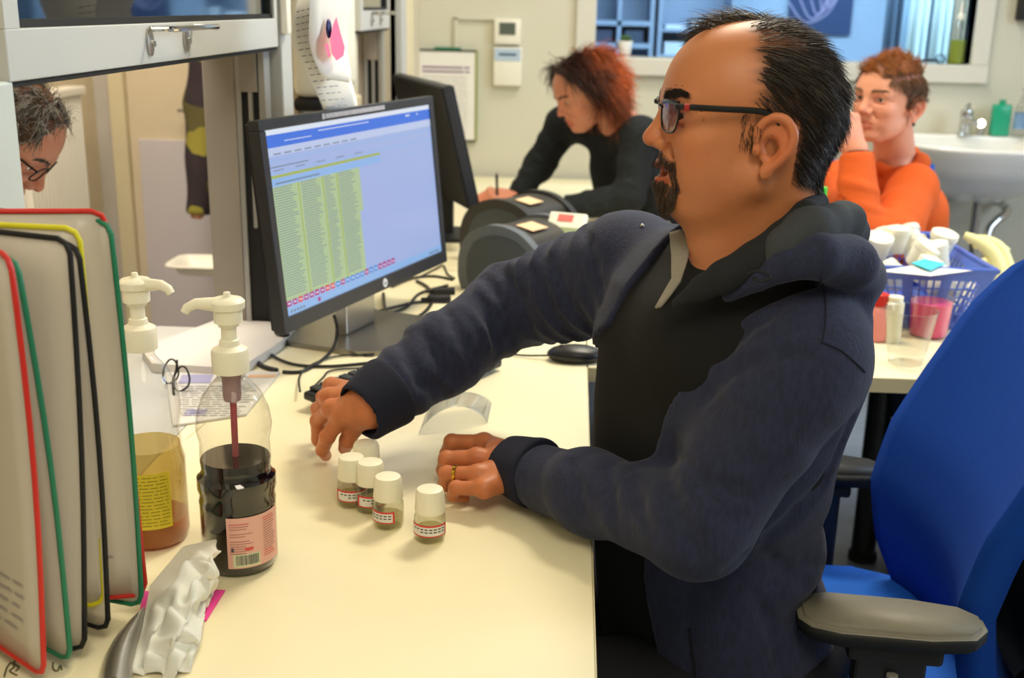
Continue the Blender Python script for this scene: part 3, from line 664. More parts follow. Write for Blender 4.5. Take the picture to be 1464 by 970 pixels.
# mouse
mp = P(848, 500, Z=DZ); 
mp = Vector((.02, 1.94, DZ))
t = thing('computer_mouse', mp, 'black computer mouse at the edge of the side desk behind the man', 'mouse')
MB().ell((mp.x, mp.y, mp.z+.012), (.052, .03, .018), 20, 10).make('mouse_body', 'black', t, True)
MB().ell((mp.x-.025, mp.y, mp.z+.026), (.006, .003, .004), 10, 6).make('scroll_wheel', 'rubber', t, True)
MB().tube(catmull([(mp.x-.05, mp.y, DZ+.008), (mp.x-.12, mp.y+.02, DZ+.003), (mp.x-.2, mp.y+.12, DZ+.003)], 6), .0018, 6).make('lead', 'blackm', t, True)
# cables
def cable(label, pts, r=.0032, z=.0035, m='black', nm='cable'):
    q = [Vector(P(x, y, Z=DZ+z+(h if len(p_) > 2 else 0))) if True else 0 for p_ in pts for (x, y, h) in [(p_[0], p_[1], p_[2] if len(p_) > 2 else 0)]]
    return tag(MB().tube(catmull(q, 7), r, 8).make(nm, m, None, True, auto=False), label, 'cable', 'cables around the monitors')
cable('thick black cable looping out left of the monitor base', [(412, 478, .02), (385, 487, .004), (366, 503, .0), (372, 522, 0), (396, 530, 0)], .0045)
cable('black cable curving forward below the monitor foot', [(404, 532), (432, 531), (462, 514), (478, 494, .01), (482, 470, .03), (478, 452, .06)], .0032)
cable('thin black cable crossing from the left loop to the monitor base', [(377, 497), (395, 512), (425, 522), (470, 524), (520, 520), (560, 516)], .0028)
cable('thin lead running from the keyboard edge round to the right', [(429, 560, .012), (428, 540, 0), (440, 525), (470, 512), (500, 508), (535, 508)], .0018)
cable('short black lead rising from the keyboard', [(446, 556, .012), (462, 540), (474, 530), (520, 526), (560, 520)], .0018)
cable('round black cable loop between monitor and printer', [(548, 420), (552, 445), (575, 458), (603, 450), (618, 430), (612, 412), (596, 402)], .0038)
cable('second black cable loop crossing the first behind the monitor', [(525, 435), (545, 448), (580, 440), (600, 420), (640, 408)], .0032)
cable('black cable under the right edge of the lit monitor', [(560, 410), (590, 398), (620, 395), (648, 400)], .003)
cable('straight black cable from monitor base to the printer', [(520, 452), (560, 440), (600, 432), (645, 432)], .0032)
cable('thin cable arching behind the loop', [(600, 396), (622, 385), (634, 380), (640, 392), (650, 398)], .0022)
for i, (x, y) in enumerate(((628, 417), (622, 428))):
    a = P(x-20, y, Z=DZ+.008); b = P(x+22, y-1, Z=DZ+.008)
    tag(MB().tube([a, a.lerp(b, .2), a.lerp(b, .25), b], [.004, .004, .009, .009], 10).make('cable_plug', 'blackm', None, True), ('upper' if i == 0 else 'lower')+' of two black cable plugs left of the printer', 'plug', 'cable plugs')
# label printers: clamshell side profile extruded across
def printer(nm, label, o, ang, sc_, shell, topm, W=.20):
    t = thing(nm, o, label, 'printer', 'label printers', ang); G = wmat(t)
    # profile in (forward x, up z)
    prof = [(-.115, .0), (-.125, .03), (-.122, .085), (-.10, .125), (-.06, .148), (-.015, .155), (.035, .145), (.075, .118), (.10, .085), (.118, .055), (.122, .02), (.118, 0)]
    pc = catmull([(x*sc_, 0, z*sc_) for x, z in prof], 4)
    XZ = Matrix(((1, 0, 0, 0), (0, 0, 1, 0), (0, 1, 0, 0), (0, 0, 0, 1)))
    w = W/2
    for s in (-1, 1):
        m = MB(); m.prism([(p.x, p.z) for p in pc], s*w-.022*s, s*w, G @ XZ); sd = m.make('side_shell', shell, t, True)
        m = MB(); pa_ = [(p.x*.80+.0*sc_, p.z*.78+.012) for p in pc]; m.prism(pa_, s*w, s*(w+.002), G @ XZ); m.make('side_inset', mat('printer_inset', '3f454b', .5), sd)
    low = [(-.113, .005), (-.113, .06), (-.06, .07), (.06, .066), (.116, .05), (.116, .005)]
    MB().prism([(x*sc_, z*sc_) for x, z in low], -w+.022, w-.022, G @ XZ).make('base_shell', 'printerl', t)
    top = catmull([(-.118*sc_, 0, .06*sc_), (-.116*sc_, 0, .09*sc_), (-.092*sc_, 0, .125*sc_), (-.055*sc_, 0, .143*sc_), (-.01*sc_, 0, .148*sc_), (.035*sc_, 0, .138*sc_), (.062*sc_, 0, .118*sc_), (.068*sc_, 0, .066*sc_)], 4)
    MB().prism([(p.x, p.z) for p in top], -w+.022, w-.022, G @ XZ).make('lid', topm, t, True)
    m = MB(); m.box((.092*sc_, 0, .062*sc_), (.045*sc_, W*.7, .018*sc_), G, .003).make('label_exit', 'printertop', t)
    for k in range(3): MB().lathe([(.006, 0), (.005, .004), (0, .004)], G @ Matrix.Translation((.10*sc_, -.05+.022*k, .07*sc_)), 10).make('button', 'white', t, True)
    lb = MB(); lb.box((0, 0, 0), (.045, .06, .001), G @ Matrix.Translation((.018*sc_, -.02, .147*sc_)) @ Matrix.Rotation(.17, 4, 'Y')); lb.make('sticker', mat('orange_sticker', 'e8c49a', .6, var=.15, vs=80), t)
    return t
pd = P(665, 420, Z=DZ)
printer('label_printer', 'grey label printer with rounded side nearest the man\'s sleeve', (-.085, 2.47, DZ), radians(-32), 1.0, 'printer', 'printertop', .20)
printer('dark_label_printer', 'darker label printer standing behind the grey one', (-.105, 2.76, DZ+.001), radians(-30), 1.05, mat('dark_shell', '2b2a28', .5), 'printertop', .20)
# display unit on the printer
u0_ = P(808, 330, Y=2.50)
um = Matrix.Translation(u0_) @ Matrix.Rotation(radians(-18), 4, 'Z') @ Matrix.Rotation(radians(48), 4, 'X')
t = thing('display_keypad', (u0_.x, u0_.y, DZ), 'white display unit with green screen and red sticker beside the label printer', 'device')
MB().box((0, 0, 0), (.088, .088, .016), um, .004).make('housing', 'white', t)
MB().box((.008, -.014, .0085), (.056, .036, .002), um, .001).make('display', mat('olive_lcd', '9aa57c', .3), t)
MB().box((-.004, .028, .0086), (.036, .018, .0015), um).make('sticker', mat('salmon_sticker', 'e0706a', .6, var=.1), t)
MB().tube([u0_-Vector((0, 0, .0)), Vector((u0_.x, u0_.y+.02, DZ))], .012, 10).make('stand', 'printerl', t, True)
# ================================================================== TRAY at the hatch
tr = P(300, 378, Y=3.0); tc = Vector((tr.x+.01, 3.0, tr.z+.006))
t = thing('kidney_tray', (tc.x, tc.y, tc.z-.03), 'white shallow tray held at the hatch opening by the visitor', 'tray')
def tray(u, v):
    K = [(0, 0), (.72, 0), (.80, .004), (.95, .026), (1.08, .030), (1.09, .027)]
    f = v*5; i = min(int(f), 4); q = f-i; r = K[i][0]*(1-q)+K[i+1][0]*q; z = K[i][1]*(1-q)+K[i+1][1]*q
    A = 2*pi*u; e = .35
    return Vector((tc.x+.108*r*abs(cos(A))**e*(1 if cos(A) > 0 else -1), tc.y+.070*r*abs(sin(A))**e*(1 if sin(A) > 0 else -1), tc.z-.028+z))
MB().grid(tray, 40, 10, thick=.002).make('tray_shell', 'white', t, True)
# leaflets beyond the board
a, b = P(262, 472, Z=DZ+.03), P(318, 446, Z=DZ+.03)
# ================================================================== DESK ITEMS (left)
def YZ(x, y, Y): return P(x, y, Y=Y).z
# newspaper
n = MB()
nc = [P(x, y, Z=DZ+.004) for x, y in ((248, 608), (245, 540), (236, 528), (400, 532), (352, 592), (300, 600))]
n.prism([(p.x, p.y) for p in (nc[0], nc[5], nc[4], nc[3], nc[2])], DZ+.0005, DZ+.004)
np_ = tag(n.make('newspaper', 'papershade'), 'folded newspaper on the desk under the reading glasses', 'newspaper')
q = MB()
for (x0, y0, x1, y1, mi) in ((255, 536, 300, 548, 0), (305, 538, 345, 546, 1), (352, 536, 392, 540, 2), (262, 585, 292, 594, 0)):
    a, b, c, d = [P(x, y, Z=DZ+.0046) for x, y in ((x0, y1), (x1, y1), (x1+5, y0), (x0+5, y0))]; q.quad(a, b, c, d, mi)
for i in range(14):
    y = 552+i*3.2; x = 258+(i % 2)*2
    while x < 350-i*1.2:
        w_ = rnd.uniform(8, 26); a, b, c, d = [P(xx, yy, Z=DZ+.0046) for xx, yy in ((x, y+1.1), (x+w_, y+1.1), (x+w_, y), (x, y))]; q.quad(a, b, c, d, 1); x += w_+3
q.make('print', [mat('news_violet', '9d9ab8', .8, var=.15), mat('news_grey', '9a968f', .8, var=.15), mat('news_orange', 'd9b08a', .8)], np_)
# reading glasses
g = P(258, 548, Z=DZ+.018)
t = thing('reading_glasses', (g.x, g.y, DZ+.004), 'dark folded reading glasses standing on the newspaper', 'glasses')
Y_ = g.y
pts = [P(x, y, Y=Y_) for x, y in ((249, 552), (250, 537), (258, 525), (266, 527), (271, 541), (268, 553), (256, 560))]
rim = MB().tube(catmull(pts, 5, True), .0016, 8, closed=True).make('rim', 'black', t, True)
tp = MB(); tp.tube(catmull([P(253, 515, Y=Y_), P(252, 530, Y=Y_), P(247, 545, Y=Y_-.01), P(249, 568, Y=Y_-.02)], 5), .002, 8); tp.make('temple', 'black', t, True)
pts2 = [p+Vector((-.03, .035, 0)) for p in pts]
MB().tube(catmull(pts2, 5, True), .0016, 8, closed=True).make('rim', 'black', t, True)
# desk joint and papers near the lower left corner
a, b = P(300, 600, Z=DZ+.0006), P(266, 628, Z=DZ+.0006)
struct('trim_12', MB().tube([a, b], .0008, 4), 'deskedge')
pp = [P(x, y, Z=DZ+.001) for x, y in ((-60, 1060), (-60, 930), (20, 850), (120, 930), (40, 1060))]
ps = tag(MB().prism([(p.x, p.y) for p in pp], DZ+.0005, DZ+.002).make('note_sheet', mat('cream_sheet', 'efe6c4', .7)), 'cream sheet with handwriting under the display stand', 'paper')
for st_ in ([(6, 968), (10, 955), (16, 948), (20, 954), (14, 960), (24, 966)], [(30, 945), (24, 943), (20, 949), (27, 955), (22, 960)], [(76, 948), (76, 957), (82, 960), (86, 952), (88, 958)]):
    MB().tube(catmull([P(x, y, Z=DZ+.0028) for x, y in st_], 4), .0009, 5).make('handwriting', mat('olive_ink', '6b6848', .8), ps, True)
# ---- pump bottles
def wd(p): return (Vector(p)-CAM).dot(fw)
def pxprof(ax, Y, prof, X):
    """radii and heights measured on the photograph at the bottle's own distance"""
    out = []
    for hw__, y in prof:
        p = P(ax, y, Y=Y); out.append((hw__*wd(p)/FPX, p.z-DZ))
    return out
def pump(t, O, zc, s=1, nozzle=None):
    m = MB(); m.lathe([(.0155*s, zc), (.0175*s, zc+.001), (.0178*s, zc+.022), (.0165*s, zc+.026), (.010*s, zc+.030), (.009*s, zc+.036), (.0075*s, zc+.037), (.0072*s, zc+.050), (.0095*s, zc+.051), (.0095*s, zc+.053), (.0135*s, zc+.056), (.0135*s, zc+.069), (.016*s, zc+.071), (.0165*s, zc+.078), (.014*s, zc+.081), (.004*s, zc+.083), (.003*s, zc+.088), (0, zc+.089)], O, 28)
    p = m.make('pump', 'capw', t, True)
    if nozzle:
        c = O @ Vector((0, 0, zc+.074)); d = Vector(nozzle).normalized()
        MB().tube([c, c+d*.02+Vector((0, 0, .002)), c+d*.032+Vector((0, 0, .003)), c+d*.041+Vector((0, 0, -.001)), c+d*.044+Vector((0, 0, -.006))], [.008*s, .0065*s, .0052*s, .0045*s, .004*s], 10).make('nozzle', 'capw', p, True)
    return p
BX, BY = P(345, 812, Y=1.135).x, 1.135
t = thing('disinfectant_bottle', (BX, BY, DZ), 'clear pump bottle of very dark red liquid with pink barcode label', 'bottle'); O = Matrix.Translation((BX, BY, DZ))
def ry(prof, Y=BY, ax=340): return pxprof(ax, Y, prof, BX)
zof = lambda y: P(340, y, Y=BY).z-DZ
sc1 = wd((BX, BY, .9))/FPX
R = .0415
shell = [(0, .0), (.030, .0), (.038, .003), (R, .010), (R, .075), (R+.0005, .080), (R-.001, .088), (R+.0015, .096), (R+.0015, .108), (R-.003, .113), (R-.004, .118), (R-.003, .128), (R-.004, .150), (R-.002, .158), (R-.0005, .168), (R-.003, .185), (R-.010, .203), (R-.020, .216), (.0150, .222), (.0145, .230)]
ztop = zof(532); k_ = ztop/.228
shell = [(r, z*k_) for r, z in shell]
MB().lathe(shell, O, 40, cap=False).make('bottle_body', 'clear', t, True)
zl = zof(652)
lq = [(max(0, r-.0006), z+.0008) for r, z in shell if z < zl]+[(R-.0046, zl), (0, zl)]
liq = MB().lathe(lq, O, 40).make('liquid', 'darkred', t, True)
MB().tube([O @ Vector((0, 0, zl-.02)), O @ Vector((.001, 0, ztop-.008))], .0036, 10).make('dip_tube', 'stem', t, True)
MB().lathe([(.009, ztop-.032), (.010, ztop-.026), (.010, ztop-.008), (.013, ztop)], O, 16, cap=False).make('pump_housing', mat('mauve_translucent', 'a98a90', .4), t, True)
pump(t, O, ztop, 1.12, (-.75, -.25, 0))
# wrap-around label facing the camera
def wrap(t, O, R, z0, z1, a0, a1, m, name='label_sticker', n=16):
    f = lambda u, v: O @ Vector((R*cos(a0+(a1-a0)*u), R*sin(a0+(a1-a0)*u), z0+(z1-z0)*v))
    return MB().grid(f, n, 2).make(name, m, t, True, auto=False)
def wq(mb, O, R, a0, a1, z0, z1, mi=0, n=3):
    for i in range(n):
        b0 = a0+(a1-a0)*i/n; b1 = a0+(a1-a0)*(i+1)/n
        mb.quad(*[O @ Vector((R*cos(a), R*sin(a), z)) for a, z in ((b0, z0), (b1, z0), (b1, z1), (b0, z1))], mi=mi)
aC = radians(-60)
Lz0, Lz1 = .014, .074
lab = wrap(t, O, R+.0006, Lz0, Lz1, aC-.55, aC+1.05, 'pinklabel')
pr = MB(); rr = random.Random(9); Rl = R+.0009
for i in range(13):
    z = Lz1-.008-i*.0029
    if i in (3, 6): continue
    wq(pr, O, Rl, aC-.48, aC-.48+rr.uniform(.4, .62), z, z+.0009, 1 if i == 0 else 0)
for i in range(16):
    z = Lz1-.006-i*.003
    wq(pr, O, Rl, aC+.42, aC+.42+rr.uniform(.3, .5), z, z+.0009, 1 if i < 2 or i > 12 else 0)
wq(pr, O, Rl, aC-.42, aC+.30, Lz0+.0015, Lz0+.017, 3, 6)
x = aC-.33
while x < aC+.24:
    ww = rr.choice([.008, .012, .018]); wq(pr, O, Rl+.0002, x, x+ww, Lz0+.004, Lz0+.0155, 2, 1); x += ww+rr.choice([.008, .012, .016])
wq(pr, O, Rl, aC-.1, aC+.12, Lz0+.021, Lz0+.0245, 1); wq(pr, O, Rl, aC-.45, aC-.38, Lz0+.020, Lz0+.025, 2, 1)
pr.make('print', [mat('brown_pink_ink', 'b58077', .7), mat('label_red', 'd8574e', .6), 'ink', mat('pale_green_field', 'd6d8b4', .6)], lab)
# amber soap bottle
CX, CY = P(222, 780, Y=1.185).x, 1.185
t = thing('amber_soap_bottle', (CX, CY, DZ), 'clear pump bottle of amber soap with yellow label behind the coloured panels', 'bottle'); O = Matrix.Translation((CX, CY, DZ))
zt2 = P(208, 500, Y=CY).z-DZ; k2 = zt2/.228; R2 = .041
sh = [(0, .0), (.030, .0), (.038, .003), (R2, .012), (R2, .10), (R2-.003, .112), (R2-.004, .140), (R2-.002, .150), (R2-.001, .166), (R2-.004, .186), (R2-.012, .204), (R2-.022, .216), (.0150, .222), (.0145, .230)]
sh = [(r, z*k2) for r, z in sh]
MB().lathe(sh, O, 36, cap=False).make('bottle_body', 'clear', t, True)
za = P(235, 735, Y=CY).z-DZ
zm = P(235, 655, Y=CY-.04).z-DZ
MB().lathe([(max(0, r-.001), z+.001) for r, z in sh if z < za]+[(R2-.0012, za), (0, za)], O, 36).make('amber_layer', 'amber', t, True)
MB().lathe([(R2-.0012, za), (R2-.0012, .10), (R2-.0045, .115), (R2-.0050, zm), (0, zm)], O, 36, cap=False).make('pale_layer', 'ambclear', t, True)
pump(t, O, zt2, 1.1, (.9, -.2, 0))
lab = wrap(t, O, R2+.0006, .030, .098, radians(-130), radians(-38), 'yellab')
pr = MB()
for i in range(15):
    z = .093-i*.0042; a = radians(-128)
    while a < radians(-44):
        ww = rr.uniform(.08, .35); wq(pr, O, R2+.001, a, min(a+ww, radians(-42)), z, z+.0011, 0, 2); a += ww+.05
pr.make('print', mat('olive_print', 'a8951e', .7), lab)
# tissue wad with pink flags
t = thing('crumpled_tissue', (-.30, .98, DZ), 'crumpled white tissue wrapper in front of the dark bottle', 'tissue')
cp = [[P(x, y, Z=z) for x, y, z in row] for row in (
 [(308, 772, .80), (262, 782, .785), (215, 838, .765), (203, 900, .757), (186, 962, .753)],
 [(312, 790, .815), (275, 800, .81), (240, 850, .79), (218, 905, .772), (205, 965, .753)],
 [(309, 818, .80), (286, 835, .80), (262, 880, .79), (250, 920, .775), (240, 968, .753)],
 [(304, 846, .765), (290, 868, .763), (282, 915, .77), (275, 925, .768), (268, 960, .753)],
 [(301, 850, .753), (288, 880, .753), (284, 925, .753), (278, 940, .753), (272, 958, .752)])]
rt_ = random.Random(4)
def tis(u, v):
    a = u*4; b = v*4; i, j = min(int(a), 3), min(int(b), 3); fu, fv = a-i, b-j
    su = fu*fu*(3-2*fu); p = cp[i][j].lerp(cp[i+1][j], su).lerp(cp[i][j+1].lerp(cp[i+1][j+1], su), fv)
    e = sin(pi*u)*.0045
    return p+Vector((e*sin(31*u+9*v), e*sin(17*v+11*u), abs(e)*(sin(23*u-13*v)+.6*sin(41*v+5*u))))
MB().grid(tis, 34, 34, thick=.0005).make('tissue_sheet', mat('tissue_white', 'e9e4da', .7, var=.03, sss=.2), t, True, auto=False)
for nm_, lab_, qs in (('page_flag', 'bright pink adhesive flag on the desk right of the tissue', [(302, 843), (322, 844), (295, 887), (279, 887)]), ('page_flag', 'bright pink adhesive flag tucked between red panel and tissue', [(205, 845), (218, 846), (212, 878), (199, 879)])):
    pts = [P(x, y, Z=DZ+.002) for x, y in qs]; tag(MB().add([*pts, *[p+Vector((0, 0, -.0012)) for p in pts]], [(0, 1, 2, 3), (7, 6, 5, 4), (0, 4, 5, 1), (1, 5, 6, 2), (2, 6, 7, 3), (3, 7, 4, 0)]).make(nm_, 'pinknote'), lab_, 'sticky flag', 'pink flags')
# ---- display panel stand with coloured frames
HB = .752
st = thing('display_panel_stand', (-.585, .93, DZ), 'desk display stand with six coloured-frame sleeves at the left edge', 'display stand')
arc = [P(x, y, Z=DZ+.004) for x, y in ((207, 880), (185, 892), (165, 912), (150, 940), (140, 985))]
arc2 = [P(x, y, Z=DZ+.004) for x, y in ((208, 884), (204, 905), (198, 925), (192, 950), (188, 985))]
def fa(u, v):
    A = catmull(arc, 4); B = catmull(arc2, 4); i = min(int(round(v*(len(A)-1))), len(A)-1); p = A[i].lerp(B[i], u); p.z = DZ+.004+.012*sin(pi*u)**.8; return p
MB().grid(fa, 8, 16).make('base', 'steel', st, True)
MB().tube([(-.60, .96, DZ), (-.60, .96, 1.16)], .012, 12).make('post', 'steel', st, True)
def panelf(cname, cm, cb, ct, brk, hinge, label):
    """cb, ct: lower and upper free corner (pixel, measured depth from the desk); hinge: pixel of far lower point"""
    return
specs = [  # name, frame material, bottom corner px, direction px (bottom edge), top corner px
 ('red', 'red', (63, 968), (0, 921), (14, 366)), ('green', 'green', (101, 946), (68, 925), (24, 372)), ('black', 'blackm', (121, 931), (104, 924), (99, 343)),
 ('black', 'blackm', (155, 902), (126, 888), (112, 352)), ('yellow', 'yellow', (149, 866), (140, 862), (113, 327)), ('green', 'green', (203, 867), (162, 853), (157, 317)), ('red', 'red', (209, 850), (203, 846), (150, 302))]
HP = Vector((-.60, .96, 0))
for i, (cn, fm, bc, bd, tcn) in enumerate(specs):
    B = P(*bc, Z=.765)
    if cn == 'yellow': B = P(*bc, Z=.790)
    if i == 6: B = P(*bc, Z=.775)
    d = (P(*bd, Z=.765)-P(*bc, Z=.765)); d.z = 0; d.normalize()
    hd = (HP-Vector((B.x, B.y, 0))).normalized()
    d = hd if cn in ('yellow',) or i in (6, 4, 2) else (d*.7+hd*.3).normalized()
    # free top corner: vertical-ish edge through the seen corner, at the depth where the ray comes closest to B's vertical
    ray = fw*FPX+rt*(tcn[0]-732)+up*(485-tcn[1]); tt = ((Vector((B.x, B.y, 0))-Vector((0, 0, 0))).dot(Vector((ray.x, ray.y, 0))))/Vector((ray.x, ray.y, 0)).length_squared
    T = CAM+ray*tt
    Wp = .225
    E = B+d*Wp; F_ = T+d*Wp*1.0; F_.z = T.z+.004; E.z = B.z
    rC = .012
    def C3(u, v): return B.lerp(E, u).lerp(T.lerp(F_, u), v)+bow*sin(pi*v)*(1-u)*.006
    bow = d.cross(Vector((0, 0, 1))); hh = (T-B).length; ru, rv = rC/Wp, rC/hh
    loop = [C3(0, v_/8) for v_ in range(1, 8)]+[C3(0, 1-rv), C3(ru*.3, 1-rv*.3), C3(ru, 1), C3(.5, 1), C3(1, 1), C3(1, .5), C3(1, 0), C3(.5, 0), C3(ru, 0), C3(ru*.3, rv*.3), C3(0, rv)]
    fr = MB().tube(loop, .0026, 8, closed=True).make('sleeve_frame', fm, st, True, label=cn+' frame')
    sl = MB().grid(lambda u, v: C3(.01+.98*u, .005+.99*v), 8, 12, thick=.0006).make('sleeve_sheet', 'sleeve' if i != 5 else 'sleeve', fr, True, auto=False)
    pr = MB(); rr = random.Random(i+20)
    nrm = (C3(.5, .5)-C3(0, .5)).cross(C3(0, 1)-C3(0, 0)).normalized()
    if nrm.dot(CAM-B) < 0: nrm = -nrm
    for k in range(9 if i in (3, 5) else 5):
        v = .08+.03*k if i != 3 else .1+.07*k
        u = rr.uniform(.12, .2); 
        for z_ in range(3):
            wd_ = rr.uniform(.04, .12)
            a, b, c, e = [C3(*q)+nrm*.0012 for q in ((u, v), (u+wd_, v), (u+wd_, v+.007), (u, v+.007))]; pr.quad(a, b, c, e, 1 if i == 3 and k < 5 and z_ == 0 else 0); u += wd_+.03
    pr.make('print', [mat('faint_ink', 'a29c98', .8), 'inkblue'], fr)
# ---- vials
def vial(loc, label, rot):
    t = thing('glass_vial', loc, label, 'vial', 'sample vials on the desk', rot); O = wmat(t) @ Matrix.Diagonal((1.27, 1.27, 1.1, 1))
    MB().lathe([(0, .001), (.010, 0), (.0135, .002), (.0148, .006), (.0148, .028), (.0135, .032), (.0105, .034), (.0105, .036)], O, 24, cap=False).make('vial_glass', 'vialglass', t, True)
    MB().lathe([(0, .002), (.012, .002), (.0138, .006), (.0138, .014), (0, .014)], O, 24).make('fluid', clearmat('vial_fluid', 'f0ecd8', .0, .1, .12, 'd8d2b4'), t, True)
    cp_ = MB(); n = 36; vs = []; prof = [(.0138, .0335), (.0142, .035), (.0132, .0555), (.0118, .0590), (.009, .0600)]
    for j, (r, z) in enumerate(prof):
        for k in range(n*2): A = 2*pi*k/(n*2); q = r-(.0004 if k % 2 and j in (1, 2) else 0); vs.append((q*cos(A), q*sin(A), z))
    m_ = n*2; fs = [(j*m_+k, j*m_+(k+1) % m_, (j+1)*m_+(k+1) % m_, (j+1)*m_+k) for j in range(4) for k in range(m_)]+[tuple(range(m_))[::-1], tuple(4*m_+k for k in range(m_))]
    cp_.add(vs, fs, O); cp_.make('cap', 'capw', t, True)
    lb = MB(); R_ = .0151; a0, a1 = radians(-170), radians(-10)
    wq(lb, O, R_, a0, a1, .010, .0235, 0, 14); o1 = lb.make('label_sticker', 'paper', t, True, auto=False)
    p_ = MB(); wq(p_, O, R_+.0002, a0, a1, .0215, .0235, 0, 14); wq(p_, O, R_+.0002, a0, a1, .010, .0112, 0, 14); wq(p_, O, R_+.0002, a0, a0+.12, .010, .0235, 0, 2); wq(p_, O, R_+.0002, a1-.12, a1, .010, .0235, 0, 2)
    for (z, u0_, u1_) in ((.0180, .15, .9), (.0148, .35, .85)):
        u = u0_
        while u < u1_: wq(p_, O, R_+.0002, a0+(a1-a0)*u, a0+(a1-a0)*(u+.07), z, z+.0014, 1, 1); u += .10
    p_.make('print', ['inkred', 'ink'], o1)
    return t
def vpos(x, y):
    p = P(x, y, Z=DZ); return Vector((p.x, p.y+.018, DZ))
v0 = vial(vpos(612, 781), 'capped glass vial standing alone nearest the ringed hand', radians(-4))
for (x, y, lb, r_) in ((552, 761, 'capped glass vial in front of the clustered group, label end showing', -48), (500, 730, 'capped glass vial at the left end of the cluster', 20), (527, 738, 'capped glass vial half hidden in the middle of the cluster', 35), (521, 708, 'capped glass vial at the back of the cluster, only cap visible', 10)):
    dup(v0, vpos(x, y), radians(r_), lb)
# ================================================================== SIDE DESK ITEMS
def Z0(x, y, z=DZ): return P(x, y, Z=z)
# blue basket
hB = .125
bl_, br_ = Z0(1252, 470), Z0(1376, 473); tl, tr_ = Z0(1240, 383, DZ+hB), Z0(1412, 380, DZ+hB); bk = Z0(1344, 336, DZ+hB)
x0b, x1b, x0t, x1t = bl_.x, br_.x+.005, tl.x-.02, tr_.x; yfb, yft = bl_.y+.01, tl.y; ybt = bk.y; ybb = ybt-.015
t = thing('storage_basket', ((x0b+x1b)/2, (yfb+ybb)/2, DZ), 'blue plastic lattice basket full of ivory cups on the side desk', 'basket')
def wallq(a, b, c, d, nm):   # a,b bottom left/right; d,c top left/right
    a, b, c, d = map(Vector, (a, b, c, d)); pt = lambda u, v: a.lerp(b, u).lerp(d.lerp(c, u), v); n = (b-a).cross(d-a).normalized()*.0022
    m = MB()
    def slab(u0, u1, v0, v1):
        q = [pt(u0, v0), pt(u1, v0), pt(u1, v1), pt(u0, v1)]; m.add([p+n for p in q]+[p-n for p in q], [(0, 1, 2, 3), (7, 6, 5, 4), (0, 4, 5, 1), (1, 5, 6, 2), (2, 6, 7, 3), (3, 7, 4, 0)])
    slab(0, 1, 0, .10); slab(0, 1, .82, 1)
    for s_ in (0, .32, .62, .92): slab(s_, s_+.08, .1, .82)
    for (u0, u1) in ((.08, .32), (.40, .62), (.70, .92)):
        for k in range(1, 4): uu = u0+(u1-u0)*k/4; slab(uu-.006, uu+.006, .1, .82)
        for k in range(1, 5): vv = .1+.72*k/5; slab(u0, u1, vv-.012, vv+.012)
    m.make(nm, 'basket', t)
zb_, zt_ = DZ+.004, DZ+hB
c_ = [(x0b, yfb, zb_), (x1b, yfb, zb_), (x1b, ybb, zb_), (x0b, ybb, zb_)]; d_ = [(x0t, yft, zt_), (x1t, yft, zt_), (x1t-.01, ybt, zt_), (x0t, ybt, zt_)]
for i in range(4): wallq(c_[i], c_[(i+1) % 4], d_[(i+1) % 4], d_[i], 'lattice_wall')
MB().bx(x0b, x1b, yfb, ybb, DZ+.0, DZ+.006).make('basket_floor', 'basket', t)
rm = MB().tube([*d_], .004, 8, closed=True); rm.make('rim', 'basket', t)
MB().tube([(*q[:2], zt_) for q in d_], .0065, 6, closed=True).make('rim_lip', 'basket', t)
# ivory cups jumbled in the basket
def cup(nm, loc, label, R3=None):
    t = thing(nm, loc, label, 'cup', 'ivory cups in the blue basket'); O = wmat(t) @ (R3 or Matrix.Identity(4))
    MB().lathe([(0, 0), (.020, 0), (.021, .002), (.026, .036), (.0265, .044)], O, 22).make('cup_body', 'capw', t, True)
    MB().lathe([(.0285, .040), (.029, .042), (.0285, .053), (.022, .056), (.008, .060), (0, .0605)], O, 22).make('cap', 'capw', t, True)
    return t
wx0, wx1, wy0, wy1 = x0b+.02, x1t-.035, yft+.045, ybt-.035
places = [(.02, .12, .085, 70, 10), (.25, .1, .075, -60, 40), (.5, .12, .078, 20, 80), (.74, .1, .072, 75, -20), (.98, .12, .07, -80, 30), (.1, .5, .105, 20, 0), (.36, .55, .115, 0, 20), (.62, .5, .100, -35, 10), (.9, .55, .112, 15, 30), (.2, .95, .1, 60, 90), (.5, .95, .098, -70, 15), (.8, .95, .1, 40, 200), (.0, .75, .1, -40, 30), (.48, .3, .105, 30, 60), (.8, .3, .1, -20, 90)]
names = ['leftmost in the front row', 'second from left in the front row', 'lying under the aqua card', 'right of the aqua card', 'at the front right corner', 'upright at the left of the heap', 'topmost in the middle of the heap', 'tilted, right of the topmost cup', 'tallest at the right of the heap', 'at the back left', 'at the back middle', 'at the back right', 'at the far left against the rim', 'in the second row behind the card', 'in the second row near the right']
c0 = None
for (u, v, z, ax, ay), nm in zip(places, names):
    loc = Vector((wx0+(wx1-wx0)*u, wy0+(wy1-wy0)*v, DZ+z)); lb = 'ivory lidded plastic cup '+nm+' in the basket'
    if c0 is None: c0 = cup('specimen_cup', loc, lb)
    else: dup(c0, loc, 0, lb)
    o = c0 if nm == names[0] else COL.objects[-1]
for i, o in enumerate([o for o in COL.objects if o.name.startswith('specimen_cup')]):
    ax, ay = places[i][3], places[i][4]; o.rotation_euler = (radians(ax), radians(0), radians(ay))
ac = [Z0(1303, 376, zt_+.012), Z0(1330, 386, zt_+.008), Z0(1352, 377, zt_+.010), Z0(1322, 370, zt_+.016)]
